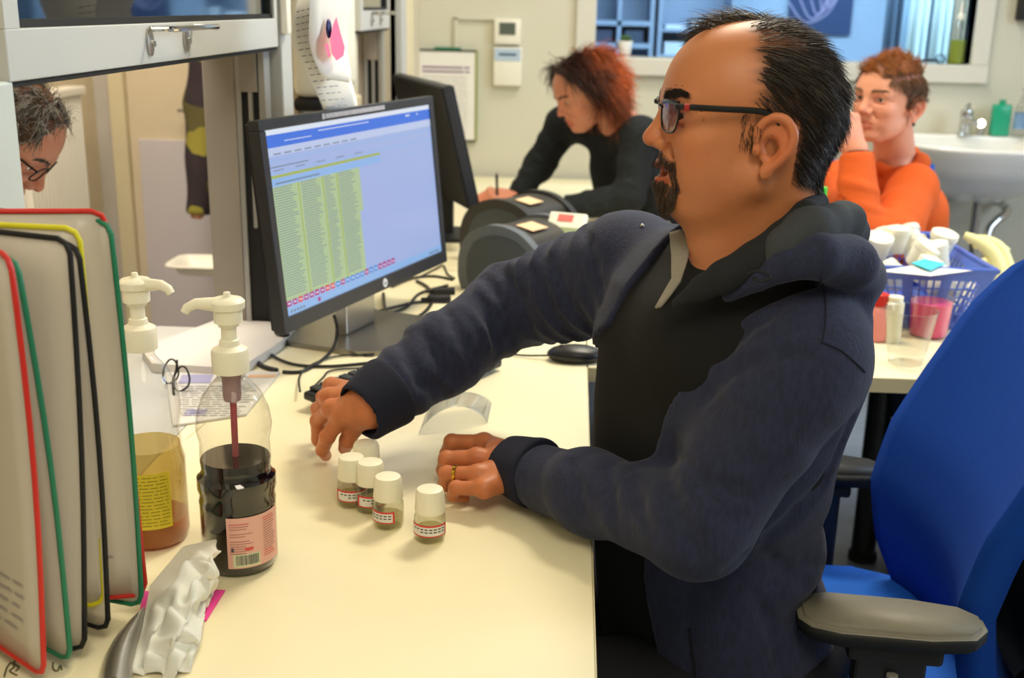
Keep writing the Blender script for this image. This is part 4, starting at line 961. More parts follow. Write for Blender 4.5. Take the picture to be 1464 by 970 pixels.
tag(MB().add([*ac, *[p-Vector((0, 0, .0015)) for p in ac]], [(0, 1, 2, 3), (7, 6, 5, 4), (0, 4, 5, 1), (1, 5, 6, 2), (2, 6, 7, 3), (3, 7, 4, 0)]).make('aqua_card', 'aqua'), 'small aqua card lying on the front rim of the blue basket', 'card')
pc_ = [p-Vector((0, .004, .004)) for p in (Z0(1255, 384, zt_+.008), Z0(1330, 391, zt_+.004), Z0(1392, 383, zt_+.006), Z0(1322, 374, zt_+.012))]
tag(MB().add([*pc_, *[p-Vector((0, 0, .001)) for p in pc_]], [(0, 1, 2, 3), (7, 6, 5, 4), (0, 4, 5, 1), (1, 5, 6, 2), (2, 6, 7, 3), (3, 7, 4, 0)]).make('paper_liner', 'paper'), 'white paper sheet under the aqua card', 'paper')
# pink pot
pc = Z0(1326, 480); O = Matrix.Translation(pc)
t = thing('pink_beaker', pc, 'clear beaker of bright pink liquid in front of the blue basket', 'beaker')
MB().lathe([(0, .001), (.032, 0), (.036, .003), (.042, .088), (.044, .090)], O, 30, cap=False).make('beaker_wall', 'clear', t, True)
MB().lathe([(0, .003), (.031, .002), (.0352, .005), (.040, .070), (0, .070)], O, 30).make('pink_liquid', 'pinkliq', t, True)
# clear flared cup with white tube
gc = Z0(1294, 519); O = Matrix.Translation(gc)
t = thing('clear_cup', gc, 'tall clear flared cup standing nearest on the side desk', 'cup')
MB().lathe([(0, .002), (.029, .0), (.031, .003), (.030, .008), (.034, .02), (.046, .098), (.048, .101), (.0465, .101), (.034, .022)], O, 32, cap=False).make('cup_wall', 'clear', t, True)
wc = Z0(1284, 500); 
t = thing('white_tube', wc, 'ivory cylinder standing behind the clear flared cup', 'tube')
MB().lathe([(0, 0), (.017, 0), (.018, .002), (.018, .078), (.015, .080), (.015, .09), (0, .091)], Matrix.Translation(wc+Vector((0, .055, 0))), 20).make('tube_body', 'capw', t, True)
rc = Z0(1256, 492)
t = thing('pink_bottle', rc, 'pink bottle with red lid partly hidden by the man\'s shoulder', 'bottle'); O = Matrix.Translation(rc+Vector((0, .03, 0)))
MB().lathe([(0, 0), (.022, 0), (.025, .003), (.025, .06), (.018, .07), (0, .07)], O, 22).make('bottle_body', mat('salmon_plastic', 'e88f86', .35), t, True)
MB().lathe([(.012, .068), (.020, .072), (.018, .092), (0, .098)], O, 22).make('lid', 'red', t, True)
# gloves draped behind the basket
g0 = Z0(1412, 400, DZ+.04)
t = thing('latex_gloves', (g0.x, g0.y+.05, DZ), 'pale yellow latex gloves heaped right of the basket', 'gloves')
gm = MB(); X0, Y0 = Z0(1405, 400, DZ+.04).x, bk.y-.02
for (ps, r) in (([(-.035, 0, .13), (-.01, -.01, .12), (.02, -.02, .10), (.04, -.03, .06), (.04, -.04, .01)], [.010, .016, .022, .026, .03]), ([(-.02, .02, .115), (.015, .01, .118), (.05, .0, .10), (.07, -.02, .05)], [.010, .015, .018, .02]), ([(.0, .03, .10), (.04, .03, .108), (.075, .02, .09)], [.01, .013, .012]), ([(.0, -.03, .08), (.01, -.05, .05), (.0, -.06, .015)], [.014, .015, .01])):
    gm = MB().tube(catmull([(X0+a, Y0+b, DZ+c) for a, b, c in ps], 4), [r[min(int(i/4), len(r)-1)]*(1-(i/4 % 1))+r[min(int(i/4)+1, len(r)-1)]*(i/4 % 1) for i in range((len(ps)-1)*4+1)], 12, flat=.8)
    gm.make('glove_finger', 'glove', t, True, auto=False)
# flask
fc = Z0(1484, 420); fc = Vector((fc.x, 2.28, DZ)); O = Matrix.Translation(fc)
t = thing('glass_dome_bottle', fc, 'clear domed bottle with pink contents at the right edge behind the chair', 'bottle')
MB().lathe([(0, 0), (.045, 0), (.05, .005), (.05, .085), (.053, .09), (.056, .11), (.05, .135), (.035, .155), (.015, .165), (.014, .18)], O, 32, cap=False).make('bottle_body', 'clear', t, True)
MB().lathe([(0, .002), (.044, .002), (.049, .006), (.049, .085), (0, .085)], O, 32).make('contents', mat('peach_liquid', 'e8a596', .3), t, True)
gc = P(1172, 276, Y=2.35)
t = thing('green_capped_bottle', (gc.x, 2.35, DZ), 'white bottle with a bright green cap just behind the man\'s collar', 'bottle'); O = Matrix.Translation((gc.x, 2.35, DZ))
zc_ = gc.z-DZ
MB().lathe([(0, 0), (.024, 0), (.026, .004), (.026, zc_-.04), (.012, zc_-.012)], O, 20).make('bottle_body', 'white', t, True)
MB().lathe([(.015, zc_-.012), (.015, zc_+.012), (0, zc_+.013)], O, 16).make('cap', mat('bright_green_plastic', '3ccc3a', .4), t, True)
# thin clear arched sheet on the desk below the sleeve
cA, cB = Z0(598, 622), Z0(697, 606)
cf = lambda u, v: Vector((cA.x+(cB.x-cA.x)*u, cA.y+(cB.y-cA.y)*u+.09*v, DZ+.0015+.034*sin(pi*u)**.7*(1-.25*v)))
tag(MB().grid(cf, 20, 8, thick=.0004).make('clear_sheet', clearmat('clear_sheet', 'eeeff2', .03, .12, .03, 'd0d0d8'), None, True, auto=False), 'thin clear arched sheet between the two hands', 'film')
# ================================================================== MAN'S CHAIR
CXc, CYc = .36, 1.46
ch = thing('office_chair', (CXc, CYc, 0), 'blue fabric office chair with grey-black armrests behind the man', 'chair')
prof = [(.36, .675, .10), (.42, .63, .17), (.5, .575, .207), (.58, .540, .220), (.66, .527, .224), (.74, .545, .226), (.82, .583, .226), (.93, .636, .217), (1.01, .687, .192), (1.06, .71, .15), (1.085, .72, .10)]
pz = [p[0] for p in prof]
def back(u, v):
    z = .36+.725*v; x = float(np.interp(z, pz, [p[1] for p in prof])); w_ = float(np.interp(z, pz, [p[2] for p in prof])); s = 2*u-1
    return Vector((x+.05*(1-s*s)-.0, CYc+s*w_, z))
MB().grid(lambda u, v: back(1-u, v), 24, 34, thick=-.045).make('backrest', 'bluefab', ch, True, auto=False)
MB().grid(lambda u, v: back(1-u, .02+v*.96)+Vector((.05, 0, 0)), 20, 24, thick=-.015).make('back_shell', 'blackm', ch, True, auto=False)
sp = [(.10, -.20), (.13, -.235), (.2, -.245), (.48, -.24), (.55, -.21), (.57, -.15)]
poly = [(x, CYc+y) for x, y in sp]+[(x, CYc-y) for x, y in sp[::-1]]
b = bmesh.new(); vs = [b.verts.new((x, y, .425)) for x, y in poly]; f = b.faces.new(vs)
r_ = bmesh.ops.extrude_face_region(b, geom=[f]); 
for g in r_['geom']:
    if isinstance(g, bmesh.types.BMVert): g.co.z += .07
bmesh.ops.recalc_face_normals(b, faces=list(b.faces)); bmesh.ops.bevel(b, geom=[e for e in b.edges], offset=.018, segments=4, affect='EDGES', profile=.6)
MB().bm(b).make('seat', 'blueseat', ch, True, auto=False)
MB().bx(.18, .5, CYc-.12, CYc+.12, .39, .424, bev=.01).make('mechanism', 'blackm', ch)
MB().tube([(.36, CYc, .07), (.36, CYc, .39)], .027, 14).make('gas_column', 'black', ch, True)
for i in range(5):
    A = 2*pi*i/5+.3; e = Vector((.36+.28*cos(A), CYc+.28*sin(A), .06)); s_ = MB().tube([(.36, CYc, .09), e], [.028, .018], 10).make('base_arm', 'blackm', ch, True)
    MB().lathe([(0, -.02), (.028, -.018), (.028, .018), (0, .02)], frame(e-Vector((0, 0, .031)), (0, 0, 1), (cos(A+1.2), sin(A+1.2), 0)), 14).make('caster', 'black', s_, True)
MB().tube(catmull([(.52, CYc, .40), (.64, CYc, .40), (.70, CYc, .5), (.66, CYc, .66)], 5), .02, 8, flat=.5).make('back_bracket', 'blackm', ch, True)
def armrest(Y, sgn, a, bq, tm='arm'):
    pad = [(0, -.018), (.015, -.036), (.05, -.045), (.16, -.046), (.215, -.036), (.235, -.012), (.235, .012), (.21, .034), (.15, .044), (.04, .046), (.012, .036), (0, .016)]
    d = Vector((bq.x-a.x, bq.y-a.y, 0)); k = d.length/.235; d.normalize()
    G = Matrix(((d.x, -d.y, 0, a.x), (d.y, d.x, 0, a.y), (0, 0, 1, 0), (0, 0, 0, 1)))
    b = bmesh.new(); vs = [b.verts.new(G @ Vector((x*k, y, a.z-.028))) for x, y in pad]; f = b.faces.new(vs)
    r_ = bmesh.ops.extrude_face_region(b, geom=[f])
    for g in r_['geom']:
        if isinstance(g, bmesh.types.BMVert): g.co.z += .028
    bmesh.ops.recalc_face_normals(b, faces=list(b.faces)); bmesh.ops.bevel(b, geom=[e for e in b.edges if abs(e.verts[0].co.z-e.verts[1].co.z) < .001], offset=.007, segments=3, affect='EDGES')
    m = MB().bm(b); p = m.make('armrest_pad', [tm, 'blackm'], ch, True, auto=False)
    for f_ in p.data.polygons: f_.material_index = 0 if f_.center.z > a.z-.009 else 1
    c = a.lerp(bq, .52)
    MB().bx(-.055, .055, -.032, .032, c.z-.05, c.z-.028, rz((c.x, c.y, 0), atan2(d.y, d.x)), .006).make('pad_mount', 'blackm', p)
    MB().bx(-.042, .042, -.014, .014, .47, c.z-.045, rz((c.x, c.y, 0), atan2(d.y, d.x)), .005).make('armrest_post', 'black', ch)
    MB().tube([(c.x-.0, c.y-.02*sgn, c.z-.07), (c.x, c.y-.022*sgn, c.z-.10)], [.007, .005], 8).make('height_lever', 'printerl', ch, True)
    MB().tube(catmull([(c.x, c.y, .5), (c.x, c.y, .42), (c.x, CYc+(c.y-CYc)*.8, .40), (c.x, CYc+(c.y-CYc)*.4, .40)], 4), .02, 8, flat=.5).make('armrest_bracket', 'blackm', ch, True)
armrest(1.2, 1, P(1140, 866, Z=.68), P(1410, 888, Z=.68))
armrest(1.7, -1, Vector((.30, 1.76, .655)), Vector((.53, 1.73, .655)), 'blackm')
# boy's chair behind
def simple_chair(nm, label, x, y, a, zt_=1.0, m='bluefab'):
    t = thing(nm, (x, y, 0), label, 'chair', None, a); G = wmat(t)
    MB().box((0, 0, .45), (.44, .44, .05), G, .02, 3).make('seat', m, t, True)
    MB().grid(lambda u, v: G @ Vector((-.20+.40*u, .22+.03*(2*u-1)**2*-1+.06*v, .58+(zt_-.58)*v)), 10, 8, thick=.03).make('backrest', m, t, True)
    for sx in (-1, 1):
        for sy in (-1, 1): MB().tube([G @ Vector((sx*.18, sy*.18, .43)), G @ Vector((sx*.2, sy*.2, 0))], .012, 8).make('leg', 'blackm', t, True)
        MB().tube([G @ Vector((sx*.17, .2, .43)), G @ Vector((sx*.17, .24, .7))], .010, 8).make('back_tube', 'blackm', t, True)
    return t
# ================================================================== PEOPLE: implicit surfaces meshed by surface nets
def A3(v): return np.array([float(q) for q in v], dtype=np.float32)
def s_cap(p, a, b, ra, rb):
    a = A3(a); b = A3(b); ab = b-a; L2 = float(ab @ ab)+1e-12; pa = p-a
    t = np.clip((pa @ ab)/L2, 0, 1); d = pa-t[:, None]*ab
    return np.sqrt((d*d).sum(1))-(ra+(rb-ra)*t)
def s_ell(p, c, r, R=None):
    q = p-A3(c)
    if R is not None: q = q @ R
    r = A3(r); k0 = np.sqrt(((q/r)**2).sum(1)); k1 = np.sqrt(((q/(r*r))**2).sum(1))+1e-9
    return k0*(k0-1)/k1
def smin(a, b, k):
    if k <= 0: return np.minimum(a, b)
    h = np.clip(.5+.5*(b-a)/k, 0, 1); return b*(1-h)+a*h-k*h*(1-h)
def smax(a, b, k): return -smin(-a, -b, k)
def field(prims):
    def f(p):
        d = np.full(len(p), 9., np.float32)
        for q in prims:
            if q[0] == 'c': d = smin(d, s_cap(p, *q[1:5]), q[5])
            elif q[0] == 'e': d = smin(d, s_ell(p, *q[1:3]), q[3])
            elif q[0] == 'r': d = smin(d, s_ell(p, q[1], q[2], q[4]), q[3])
            elif q[0] == '-e': d = smax(d, -s_ell(p, *q[1:3]), q[3])
            elif q[0] == '-r': d = smax(d, -s_ell(p, q[1], q[2], q[4]), q[3])
            elif q[0] == '-c': d = smax(d, -s_cap(p, *q[1:5]), q[5])
            elif q[0] == 'f': d = smin(d, q[1](p), q[2])
            elif q[0] == '-f': d = smax(d, -q[1](p), q[2])
            elif q[0] == '&f': d = smax(d, q[1](p), q[2])
            elif q[0] == 'd': d = d-q[1](p)
        return d
    return f
def nets(f, lo, hi, h, B=8):
    lo = A3(lo); n = [int(math.ceil((hi[i]-lo[i])/h/B))*B for i in range(3)]
    nb = [k//B for k in n]; D = np.full([k+1 for k in n], 1., np.float32)
    I = np.stack(np.meshgrid(*[np.arange(k) for k in nb], indexing='ij'), -1).reshape(-1, 3)
    C = lo+(I*B+B/2).astype(np.float32)*h
    dc = f(C.astype(np.float32)); act = np.abs(dc) < B*h*.87*1.25+.006
    D.reshape(-1)
    for i, j, k in I[dc <= 0]: D[i*B:(i+1)*B+1, j*B:(j+1)*B+1, k*B:(k+1)*B+1] = -1.
    Ia = I[act]
    if len(Ia) == 0: return np.zeros((0, 3)), np.zeros((0, 4), int)
    g = np.stack(np.meshgrid(*[np.arange(B+1)]*3, indexing='ij'), -1).reshape(-1, 3)
    ch = max(1, 400000//len(g))
    for s in range(0, len(Ia), ch):
        sub = Ia[s:s+ch]; idx = (sub[:, None, :]*B+g[None]).reshape(-1, 3)
        v = f((lo+idx*np.float32(h)).astype(np.float32)); D[idx[:, 0], idx[:, 1], idx[:, 2]] = v
    Sg = D < 0
    c = [Sg[dx:n[0]+dx, dy:n[1]+dy, dz:n[2]+dz] for dx in (0, 1) for dy in (0, 1) for dz in (0, 1)]
    sm = sum(q.astype(np.int8) for q in c); cell = np.argwhere((sm > 0) & (sm < 8))
    ID = np.full(n, -1, np.int32); ID[cell[:, 0], cell[:, 1], cell[:, 2]] = np.arange(len(cell))
    acc = np.zeros((len(cell), 3), np.float32); cnt = np.zeros(len(cell), np.float32)
    co = [(x, y, z) for x in (0, 1) for y in (0, 1) for z in (0, 1)]
    for a in co:
        for ax in range(3):
            if a[ax]: continue
            b = list(a); b[ax] = 1
            va = D[cell[:, 0]+a[0], cell[:, 1]+a[1], cell[:, 2]+a[2]]; vb = D[cell[:, 0]+b[0], cell[:, 1]+b[1], cell[:, 2]+b[2]]
            m = (va < 0) != (vb < 0); t = np.where(m, va/(va-vb+1e-12*(~m)), 0)
            q = np.tile(np.array(a, np.float32), (len(cell), 1)); q[:, ax] = t
            acc[m] += q[m]; cnt[m] += 1
    V = lo+(cell+acc/cnt[:, None])*h; Q = []
    for ax in range(3):
        u, v = (ax+1) % 3, (ax+2) % 3
        s0 = [slice(1, n[k]) if k != ax else slice(0, n[k]) for k in range(3)]; s1 = list(s0); s1[ax] = slice(1, n[ax]+1)
        A_ = Sg[tuple(s0)]; B_ = Sg[tuple(s1)]; e = np.argwhere(A_ != B_)
        if not len(e): continue
        base = e.copy(); base[:, u] += 1; base[:, v] += 1; fl = A_[e[:, 0], e[:, 1], e[:, 2]]
        def cid(du, dv):
            q = base.copy(); q[:, u] -= du; q[:, v] -= dv; return ID[q[:, 0], q[:, 1], q[:, 2]]
        qd = np.stack([cid(1, 1), cid(0, 1), cid(0, 0), cid(1, 0)], 1); qd[~fl] = qd[~fl][:, ::-1]; Q.append(qd[(qd >= 0).all(1)])
    return V, np.concatenate(Q)
def npmesh(name, V, Q, m, parent=None, col=None, kind=None):
    me = bpy.data.meshes.new(name); W = np.array(wmat(parent).inverted()); V = V @ W[:3, :3].T+W[:3, 3]
    me.vertices.add(len(V)); me.vertices.foreach_set('co', V.astype(np.float32).ravel())
    me.loops.add(len(Q)*4); me.loops.foreach_set('vertex_index', Q.astype(np.int32).ravel())
    me.polygons.add(len(Q)); me.polygons.foreach_set('loop_start', np.arange(len(Q), dtype=np.int32)*4)
    me.polygons.foreach_set('loop_total', np.full(len(Q), 4, np.int32)); me.polygons.foreach_set('use_smooth', np.ones(len(Q), bool))
    me.update(calc_edges=True); me.validate()
    me.materials.append(M[m] if isinstance(m, str) else m)
    if col is not None:
        a = me.color_attributes.new('skin', 'FLOAT_COLOR', 'POINT'); c = np.ones((len(V), 4), np.float32); c[:, :3] = col; a.data.foreach_set('color', c.ravel())
    o = bpy.data.objects.new(name, me); COL.objects.link(o)
    if parent: o.parent = parent; WM[o.name] = wmat(parent).copy()
    if kind: o['kind'] = kind
    return o
def bbox(pts, pad): a = np.array([[float(k) for k in q] for q in pts]); return a.min(0)-pad, a.max(0)+pad
# ---- heads ---------------------------------------------------------------
def headframe(o, fwd, upv=(0, 0, 1)):
    f = Vector(fwd).normalized(); u = Vector(upv); u = (u-f*u.dot(f)).normalized(); l = u.cross(f)
    return Matrix(((f.x, l.x, u.x, o[0]), (f.y, l.y, u.y, o[1]), (f.z, l.z, u.z, o[2]), (0, 0, 0, 1)))
def head_prims(g=1., open_=.0045, fem=0, full=1., lid=.0044, es=1.):
    """face in its own frame: x forward, y left, z up, origin between the ear canals"""
    P_ = [('e', (-.008, 0, .048), (.093, .073, .088), 0), ('e', (.030, 0, .056), (.057, .060, .066), .02), ('e', (-.036, 0, .028), (.064, .064, .070), .02),
      ('e', (.036, 0, -.004), (.050, .058*full, .062), .02)]
    for s in (1, -1):
        P_ += [('e', (.056, s*.039*full, .010), (.023, .021, .020), .016), ('e', (.040, s*.035*full, -.026), (.032, .022, .030), .02),
          ('c', (.0, s*.050*full, -.030), (.060, s*.020, -.058), .019*full, .015, .02)]
    P_ += [('e', (.073, 0, -.054), (.018, .021, .015), .016), ('e', (.070, 0, -.022), (.0225, .027, .027), .014)]
    if full > .97: P_ += [('e', (.030, 0, -.060), (.042, .040, .026), .025)]
    br = .0085 if not fem else .006
    for s in (1, -1): P_ += [('c', (.0790, s*.010, .053), (.0665, s*.043, .051), br, br*.9, .012)]
    P_ += [('c', (.0800, 0, .048), (.0965, 0, .018), .0070, .0088, .010), ('e', (.0995, 0, .011), (.0115, .0105, .0095), .006)]
    for s in (1, -1):
        P_ += [('e', (.0885, s*.0122, .0055), (.0115, .0074, .0078), .004), ('-e', (.0915, s*.0058, -.0005), (.005, .0028, .0040), .002)]
        P_ += [('-e', (.090, s*.0310, .0375), (.0185, .0165, .0115), .010), ('e', (.0655, s*.0310, .037), (.0145, .0150, .0142), .004)]
        P_ += [('-e', (.0795, s*.0310, .0362), (.010, .0128, lid), .0015), ('c', (.0775, s*.018, .0425), (.0745, s*.043, .0415), .0016, .0014, .003)]
        P_ += [('-c', (.0835, s*.0195, .004), (.066, s*.0370, -.032), .0030, .0018, .006)]
        if not fem: P_ += [('-c', (.0665, s*.0460, .0400), (.0560, s*.0560, .0430), .0012, .0007, .004), ('-c', (.0665, s*.0460, .0350), (.0560, s*.0560, .0320), .0012, .0007, .004), ('-c', (.0800, s*.0200, .0265), (.0735, s*.0420, .0250), .0012, .0010, .005)]
    for s in (1, -1):
        P_ += [('c', (.0915, s*.003, -.0175), (.0730, s*.0245, -.0235), .0052, .0028, .0035), ('c', (.0890, s*.0, -.0330-open_*.4), (.0730, s*.0240, -.0260), .0062, .0028, .0035)]
    P_ += [('-e', (.089, 0, -.0248-open_*.2), (.022, .0205, max(open_, .0009)), .0014)]
    for s in (1, -1):                                   # ears
        R = np.array(Matrix.Rotation(s*radians(-24), 3, 'Z'), dtype=np.float32)
        hel = [(.004, .073, .010), (.004, .0755, .026), (-.006, .0800, .037), (-.020, .0850, .036), (-.029, .088, .022), (-.027, .086, .006), (-.018, .0815, -.006), (-.008, .0765, -.016)]
        hel = [tuple(q) for q in catmull(hel, 3)]
        P_ += [('r', (-.012, s*.0775, .011), (.018, .0036, .025), .004, R)]
        for i in range(len(hel)-1): a, b = hel[i], hel[i+1]; P_ += [('c', (a[0], s*a[1], a[2]), (b[0], s*b[1], b[2]), .0042, .0042, .003)]
        P_ += [('e', (-.006, s*.0765, -.018), (.0075, .0045, .0085), .004), ('-r', (-.007, s*.0820, .007), (.0100, .0100, .0135), .0025, R), ('-r', (-.014, s*.087, .023), (.0085, .0045, .0075), .0025, R), ('e', (.0045, s*.0745, .004), (.005, .0045, .0065), .003)]
    if g != 1.:
        out = []
        for q in P_:
            sc_ = lambda v: tuple(k*g for k in v)
            if q[0] in ('c', '-c'): out.append((q[0], sc_(q[1]), sc_(q[2]), q[3]*g, q[4]*g, q[5]*g))
            else: out.append((q[0], sc_(q[1]), sc_(q[2]), q[3]*g)+tuple(q[4:]))
        P_ = out
    return P_
def gs(x, y, z, c, r): return np.exp(-(((x-c[0])/r[0])**2+((y-c[1])/r[1])**2+((z-c[2])/r[2])**2))
def skin_col(L, g=1., base=(1, 1, 1), hairmask=None, haircol=(.05, .03, .02), beard=0, lip=(.72, .36, .34), brow=True, browcol=(.06, .035, .025)):
    x, y, z = (L/g).T; ya = np.abs(y); c = np.tile(np.array(base, np.float32), (len(L), 1))
    def mixc(w, k): nonlocal c; w = np.clip(w, 0, 1)[:, None]; c = c*(1-w)+c*np.array(k, np.float32)*w
    def setc(w, k): nonlocal c; w = np.clip(w, 0, 1)[:, None]; c = c*(1-w)+np.array(k, np.float32)*w
    mixc(.7*gs(x, ya, z, (.062, .045, .0), (.02, .018, .018)), (1.03, .80, .76)); mixc(.8*gs(x, y, z, (.10, 0, .01), (.014, .014, .014)), (1.0, .74, .70))
    mixc(.8*gs(x, ya, z, (-.012, .085, .01), (.03, .012, .035)), (1.02, .72, .68)); mixc(.5*gs(x, ya, z, (.075, .031, .03), (.02, .02, .012)), (.86, .72, .72))
    n = .5+.5*np.sin(x*310+y*170)*np.sin(y*260+z*330+1.3)*np.sin(z*290+x*90); mixc(.28*n, (.93, .80, .76))
    lipw = np.maximum(1-(((z+.0185+.004*(ya/.02)**2)/.0048)**2+(ya/.0250)**4), 1-(((z+.0338)/.0062)**2+(ya/.0240)**4))*(x > .070)
    mixc(np.clip(lipw*3, 0, 1)*.85, lip); setc(.8*gs(x, ya, z, (.078, .031, .0405), (.012, .0145, .0016)), (.10, .055, .045)); mixc(.35*gs(x, ya, z, (.076, .031, .0325), (.012, .0145, .0018)), (.5, .35, .33))
    if beard: setc(beard*np.clip(gs(x, ya, z, (.075, 0, -.062), (.026, .024, .022))*1.5, 0, 1)*(1-np.clip(lipw*4, 0, 1)), (.10, .06, .04))
    if beard: setc(.8*beard*((((z > -.0170-.7*np.clip(ya-.016, 0, 1)) & (z < -.0030-.5*np.clip(ya-.008, 0, 1)) & (ya < .029)) | ((np.abs(ya-.0290) < .0045) & (z < -.012) & (z > -.046))) & (x > .054)), (.09, .055, .04))
    if beard: mixc(.30*np.clip(gs(x, ya, z, (.03, .055, -.04), (.05, .03, .024))*1.4, 0, 1), (.62, .58, .56))
    if hairmask is not None: w = hairmask(x, y, z); setc(w*.85, haircol)
    return c
def strands(name, parent, m, roots, dirs, lens, r0_, segs=4, curl=0, seed=1, grav=(0, 0, -1), gk=.3, norm=None, lift=.2, col=None, r1=.15, collide=None):
    """hair as thin three-sided tapering tubes, all in one mesh"""
    rg = np.random.RandomState(seed); N = len(roots); p = roots.copy(); d = dirs.copy(); pts = [p.copy()]
    L = np.asarray(lens).reshape(-1, 1)/segs
    for k in range(segs):
        dd = d+np.array(grav)*gk*(k/segs)+(norm*lift*(1-k/segs*1.6) if norm is not None else 0)
        if curl: dd = dd+curl*np.stack([np.sin(k*1.9+rg.rand(N)*2+roots[:, 0]*60), np.cos(k*1.7+roots[:, 1]*70), np.sin(k*1.3+roots[:, 2]*65)], 1)
        dd /= np.linalg.norm(dd, axis=1, keepdims=True)+1e-9; p = p+dd*L
        if collide is not None: p = collide(p)
        pts.append(p.copy())
    pts = np.stack(pts, 1); t = np.gradient(pts, axis=1); t /= np.linalg.norm(t, axis=2, keepdims=True)+1e-9
    ref = np.tile(rg.normal(size=(N, 1, 3)), (1, segs+1, 1)); u = np.cross(t, ref); u /= np.linalg.norm(u, axis=2, keepdims=True)+1e-9; v = np.cross(t, u)
    rad = (r0_*(.7+.6*rg.rand(N, 1))*np.linspace(1, r1, segs+1)[None])[..., None]
    ring = np.stack([pts+rad*(u*cos(a)+v*sin(a)) for a in (0, 2*pi/3, 4*pi/3)], 2); V = ring.reshape(-1, 3)
    b = (np.arange(N)*(segs+1)*3)[:, None, None]+(np.arange(segs)*3)[None, :, None]; k = np.arange(3)[None, None]; k2 = (k+1) % 3
    Q = np.stack([b+k, b+k2, b+3+k2, b+3+k], -1).reshape(-1, 4)
    cc = np.repeat(col, (segs+1)*3, axis=0) if col is not None else None
    return npmesh(name, V, Q, m, parent, cc, kind='stuff')
def vnormals(V, Q):
    n = np.zeros_like(V); fn = np.cross(V[Q[:, 2]]-V[Q[:, 0]], V[Q[:, 3]]-V[Q[:, 1]])
    for k in range(4): np.add.at(n, Q[:, k], fn)
    return n/(np.linalg.norm(n, axis=1, keepdims=True)+1e-12)
def toL(Mx, V): R = np.array(Mx.to_3x3()); return (V-np.array(Mx.translation)) @ R
def toW(Mx, V): R = np.array(Mx.to_3x3()); return V @ R.T+np.array(Mx.translation)
def dW(Mx, V): return V @ np.array(Mx.to_3x3()).T
SK = mat('skin', 'c67f54', .42, var=.04, vs=60, bump=.12, bs=900, vcol='skin', sss=.12, spec=.4)
SKB = mat('skin_fair', 'dc9c80', .5, var=.04, vs=60, bump=.1, bs=900, vcol='skin', sss=.12, spec=.35)
HM = mat('hair', 'ffffff', .42, var=.25, vs=90, vcol='skin', spec=.45)
EYEW = mat('eye_white', 'e6ded6', .15, var=.02, coat=.6); IRIS = mat('iris_brown', '2a1a10', .1, var=.2)
def eyes(parent, Mh, g=1., look=(1, 0, 0), iris=None):
    for s in (1, -1):
        c = Mh @ Vector((.0655*g, s*.0310*g, .037*g)); e = MB().ell(c, .0129*g, 18, 12).make('eyeball', EYEW, parent, True)
        d = (Mh.to_3x3() @ Vector(look)).normalized(); MB().lathe([(.0056*g, 0), (.0050*g, .0012*g), (0, .0019*g)], frame(c+d*.0117*g, d.orthogonal(), d), 16).make('iris', iris or IRIS, e, True)
def brows(parent, Mh, g, hf, col, n=260, seed=3, r=.00035, w=1.):
    rg = np.random.RandomState(seed)
    for s in (1, -1):
        R_, D_ = [], []
        t = rg.rand(n); a = .0875-.020*t**1.5; y = s*(.011+.036*t); z = .054+.006*np.sin(t*2.4)+rg.normal(size=n)*.0022*w*(1-.5*t)
        R_.append(np.stack([a, y, z], 1)); D_.append(np.stack([-.15-.4*t, s*(.7+.3*t), .35-.7*t], 1)+rg.normal(size=(n, 3))*.12)
        Rr = np.concatenate(R_)*g; Dd = np.concatenate(D_)
        for _ in range(5): Rr = Rr-np.stack([hf(Rr.astype(np.float32))]*1+[np.zeros(len(Rr))]*2, 1)     # settle on the skin along x
        strands('eyebrow', parent, HM, toW(Mh, Rr), dW(Mh, Dd), (.006+.004*rg.rand(len(Rr)))*g, r*g, 2, seed=seed, gk=0, col=np.tile(col, (len(Rr), 1)))
# ---- hands ---------------------------------------------------------------
def hand_prims(W, wr, mcp, pip, dip, tip, th, g=1.):
    """W wrist centre, mcp..tip: index, middle, ring, little; th: thumb chain of four points"""
    W = Vector(W); out = []
    for i in range(4):
        m = Vector(mcp[i]); b = W.lerp(m, .18)+(m-(Vector(mcp[1])+Vector(mcp[2]))/2)*.25
        out.append(('c', b, m, .0145*g, .0112*g, .012))
    mid = (Vector(mcp[0])+Vector(mcp[3]))/2
    R4 = (.0093, .0096, .0090, .0080)
    for i in range(4):
        ch = [mcp[i], pip[i], dip[i], tip[i]]; r = R4[i]*g
        out.append(('e', mcp[i], (r*1.22, r*1.22, r*1.2), .006))
        out += [('c', ch[0], ch[1], r*1.02, r*.98, .0035), ('c', ch[1], ch[2], r*.98, r*.88, .0025), ('c', ch[2], ch[3], r*.88, r*.74, .0022), ('e', ch[1], (r*1.08, r*1.08, r*1.08), .002)]
    out += [('c', th[0], th[1], .0150*g, .0125*g, .012), ('c', th[1], th[2], .0112*g, .0102*g, .003), ('c', th[2], th[3], .0102*g, .0082*g, .0025)]
    pc_ = W.lerp(mid, .62); hw2 = (Vector(mcp[0])-Vector(mcp[3]))*.22
    out += [('c', W, pc_+hw2, .0175*g, .0135*g, .016), ('c', W, pc_-hw2, .0175*g, .0130*g, .016), ('e', W, (wr, wr*.95, wr*.9), .016), ('c', th[0], W.lerp(Vector(mcp[0]), .6), .012*g, .010*g, .014)]
    return out
def nail(parent, tip, prev, up_, g=1.):
    t = (Vector(tip)-Vector(prev)).normalized(); u = (Vector(up_)-t*Vector(up_).dot(t)).normalized()
    c = Vector(tip)+u*.0058*g-t*.001; G = frame(c, t, u)
    MB().ell((0, 0, 0), (.0062*g, .0048*g, .0014*g), 14, 8, G).make('fingernail', mat('fingernail', 'e0a888', .25), parent, True)
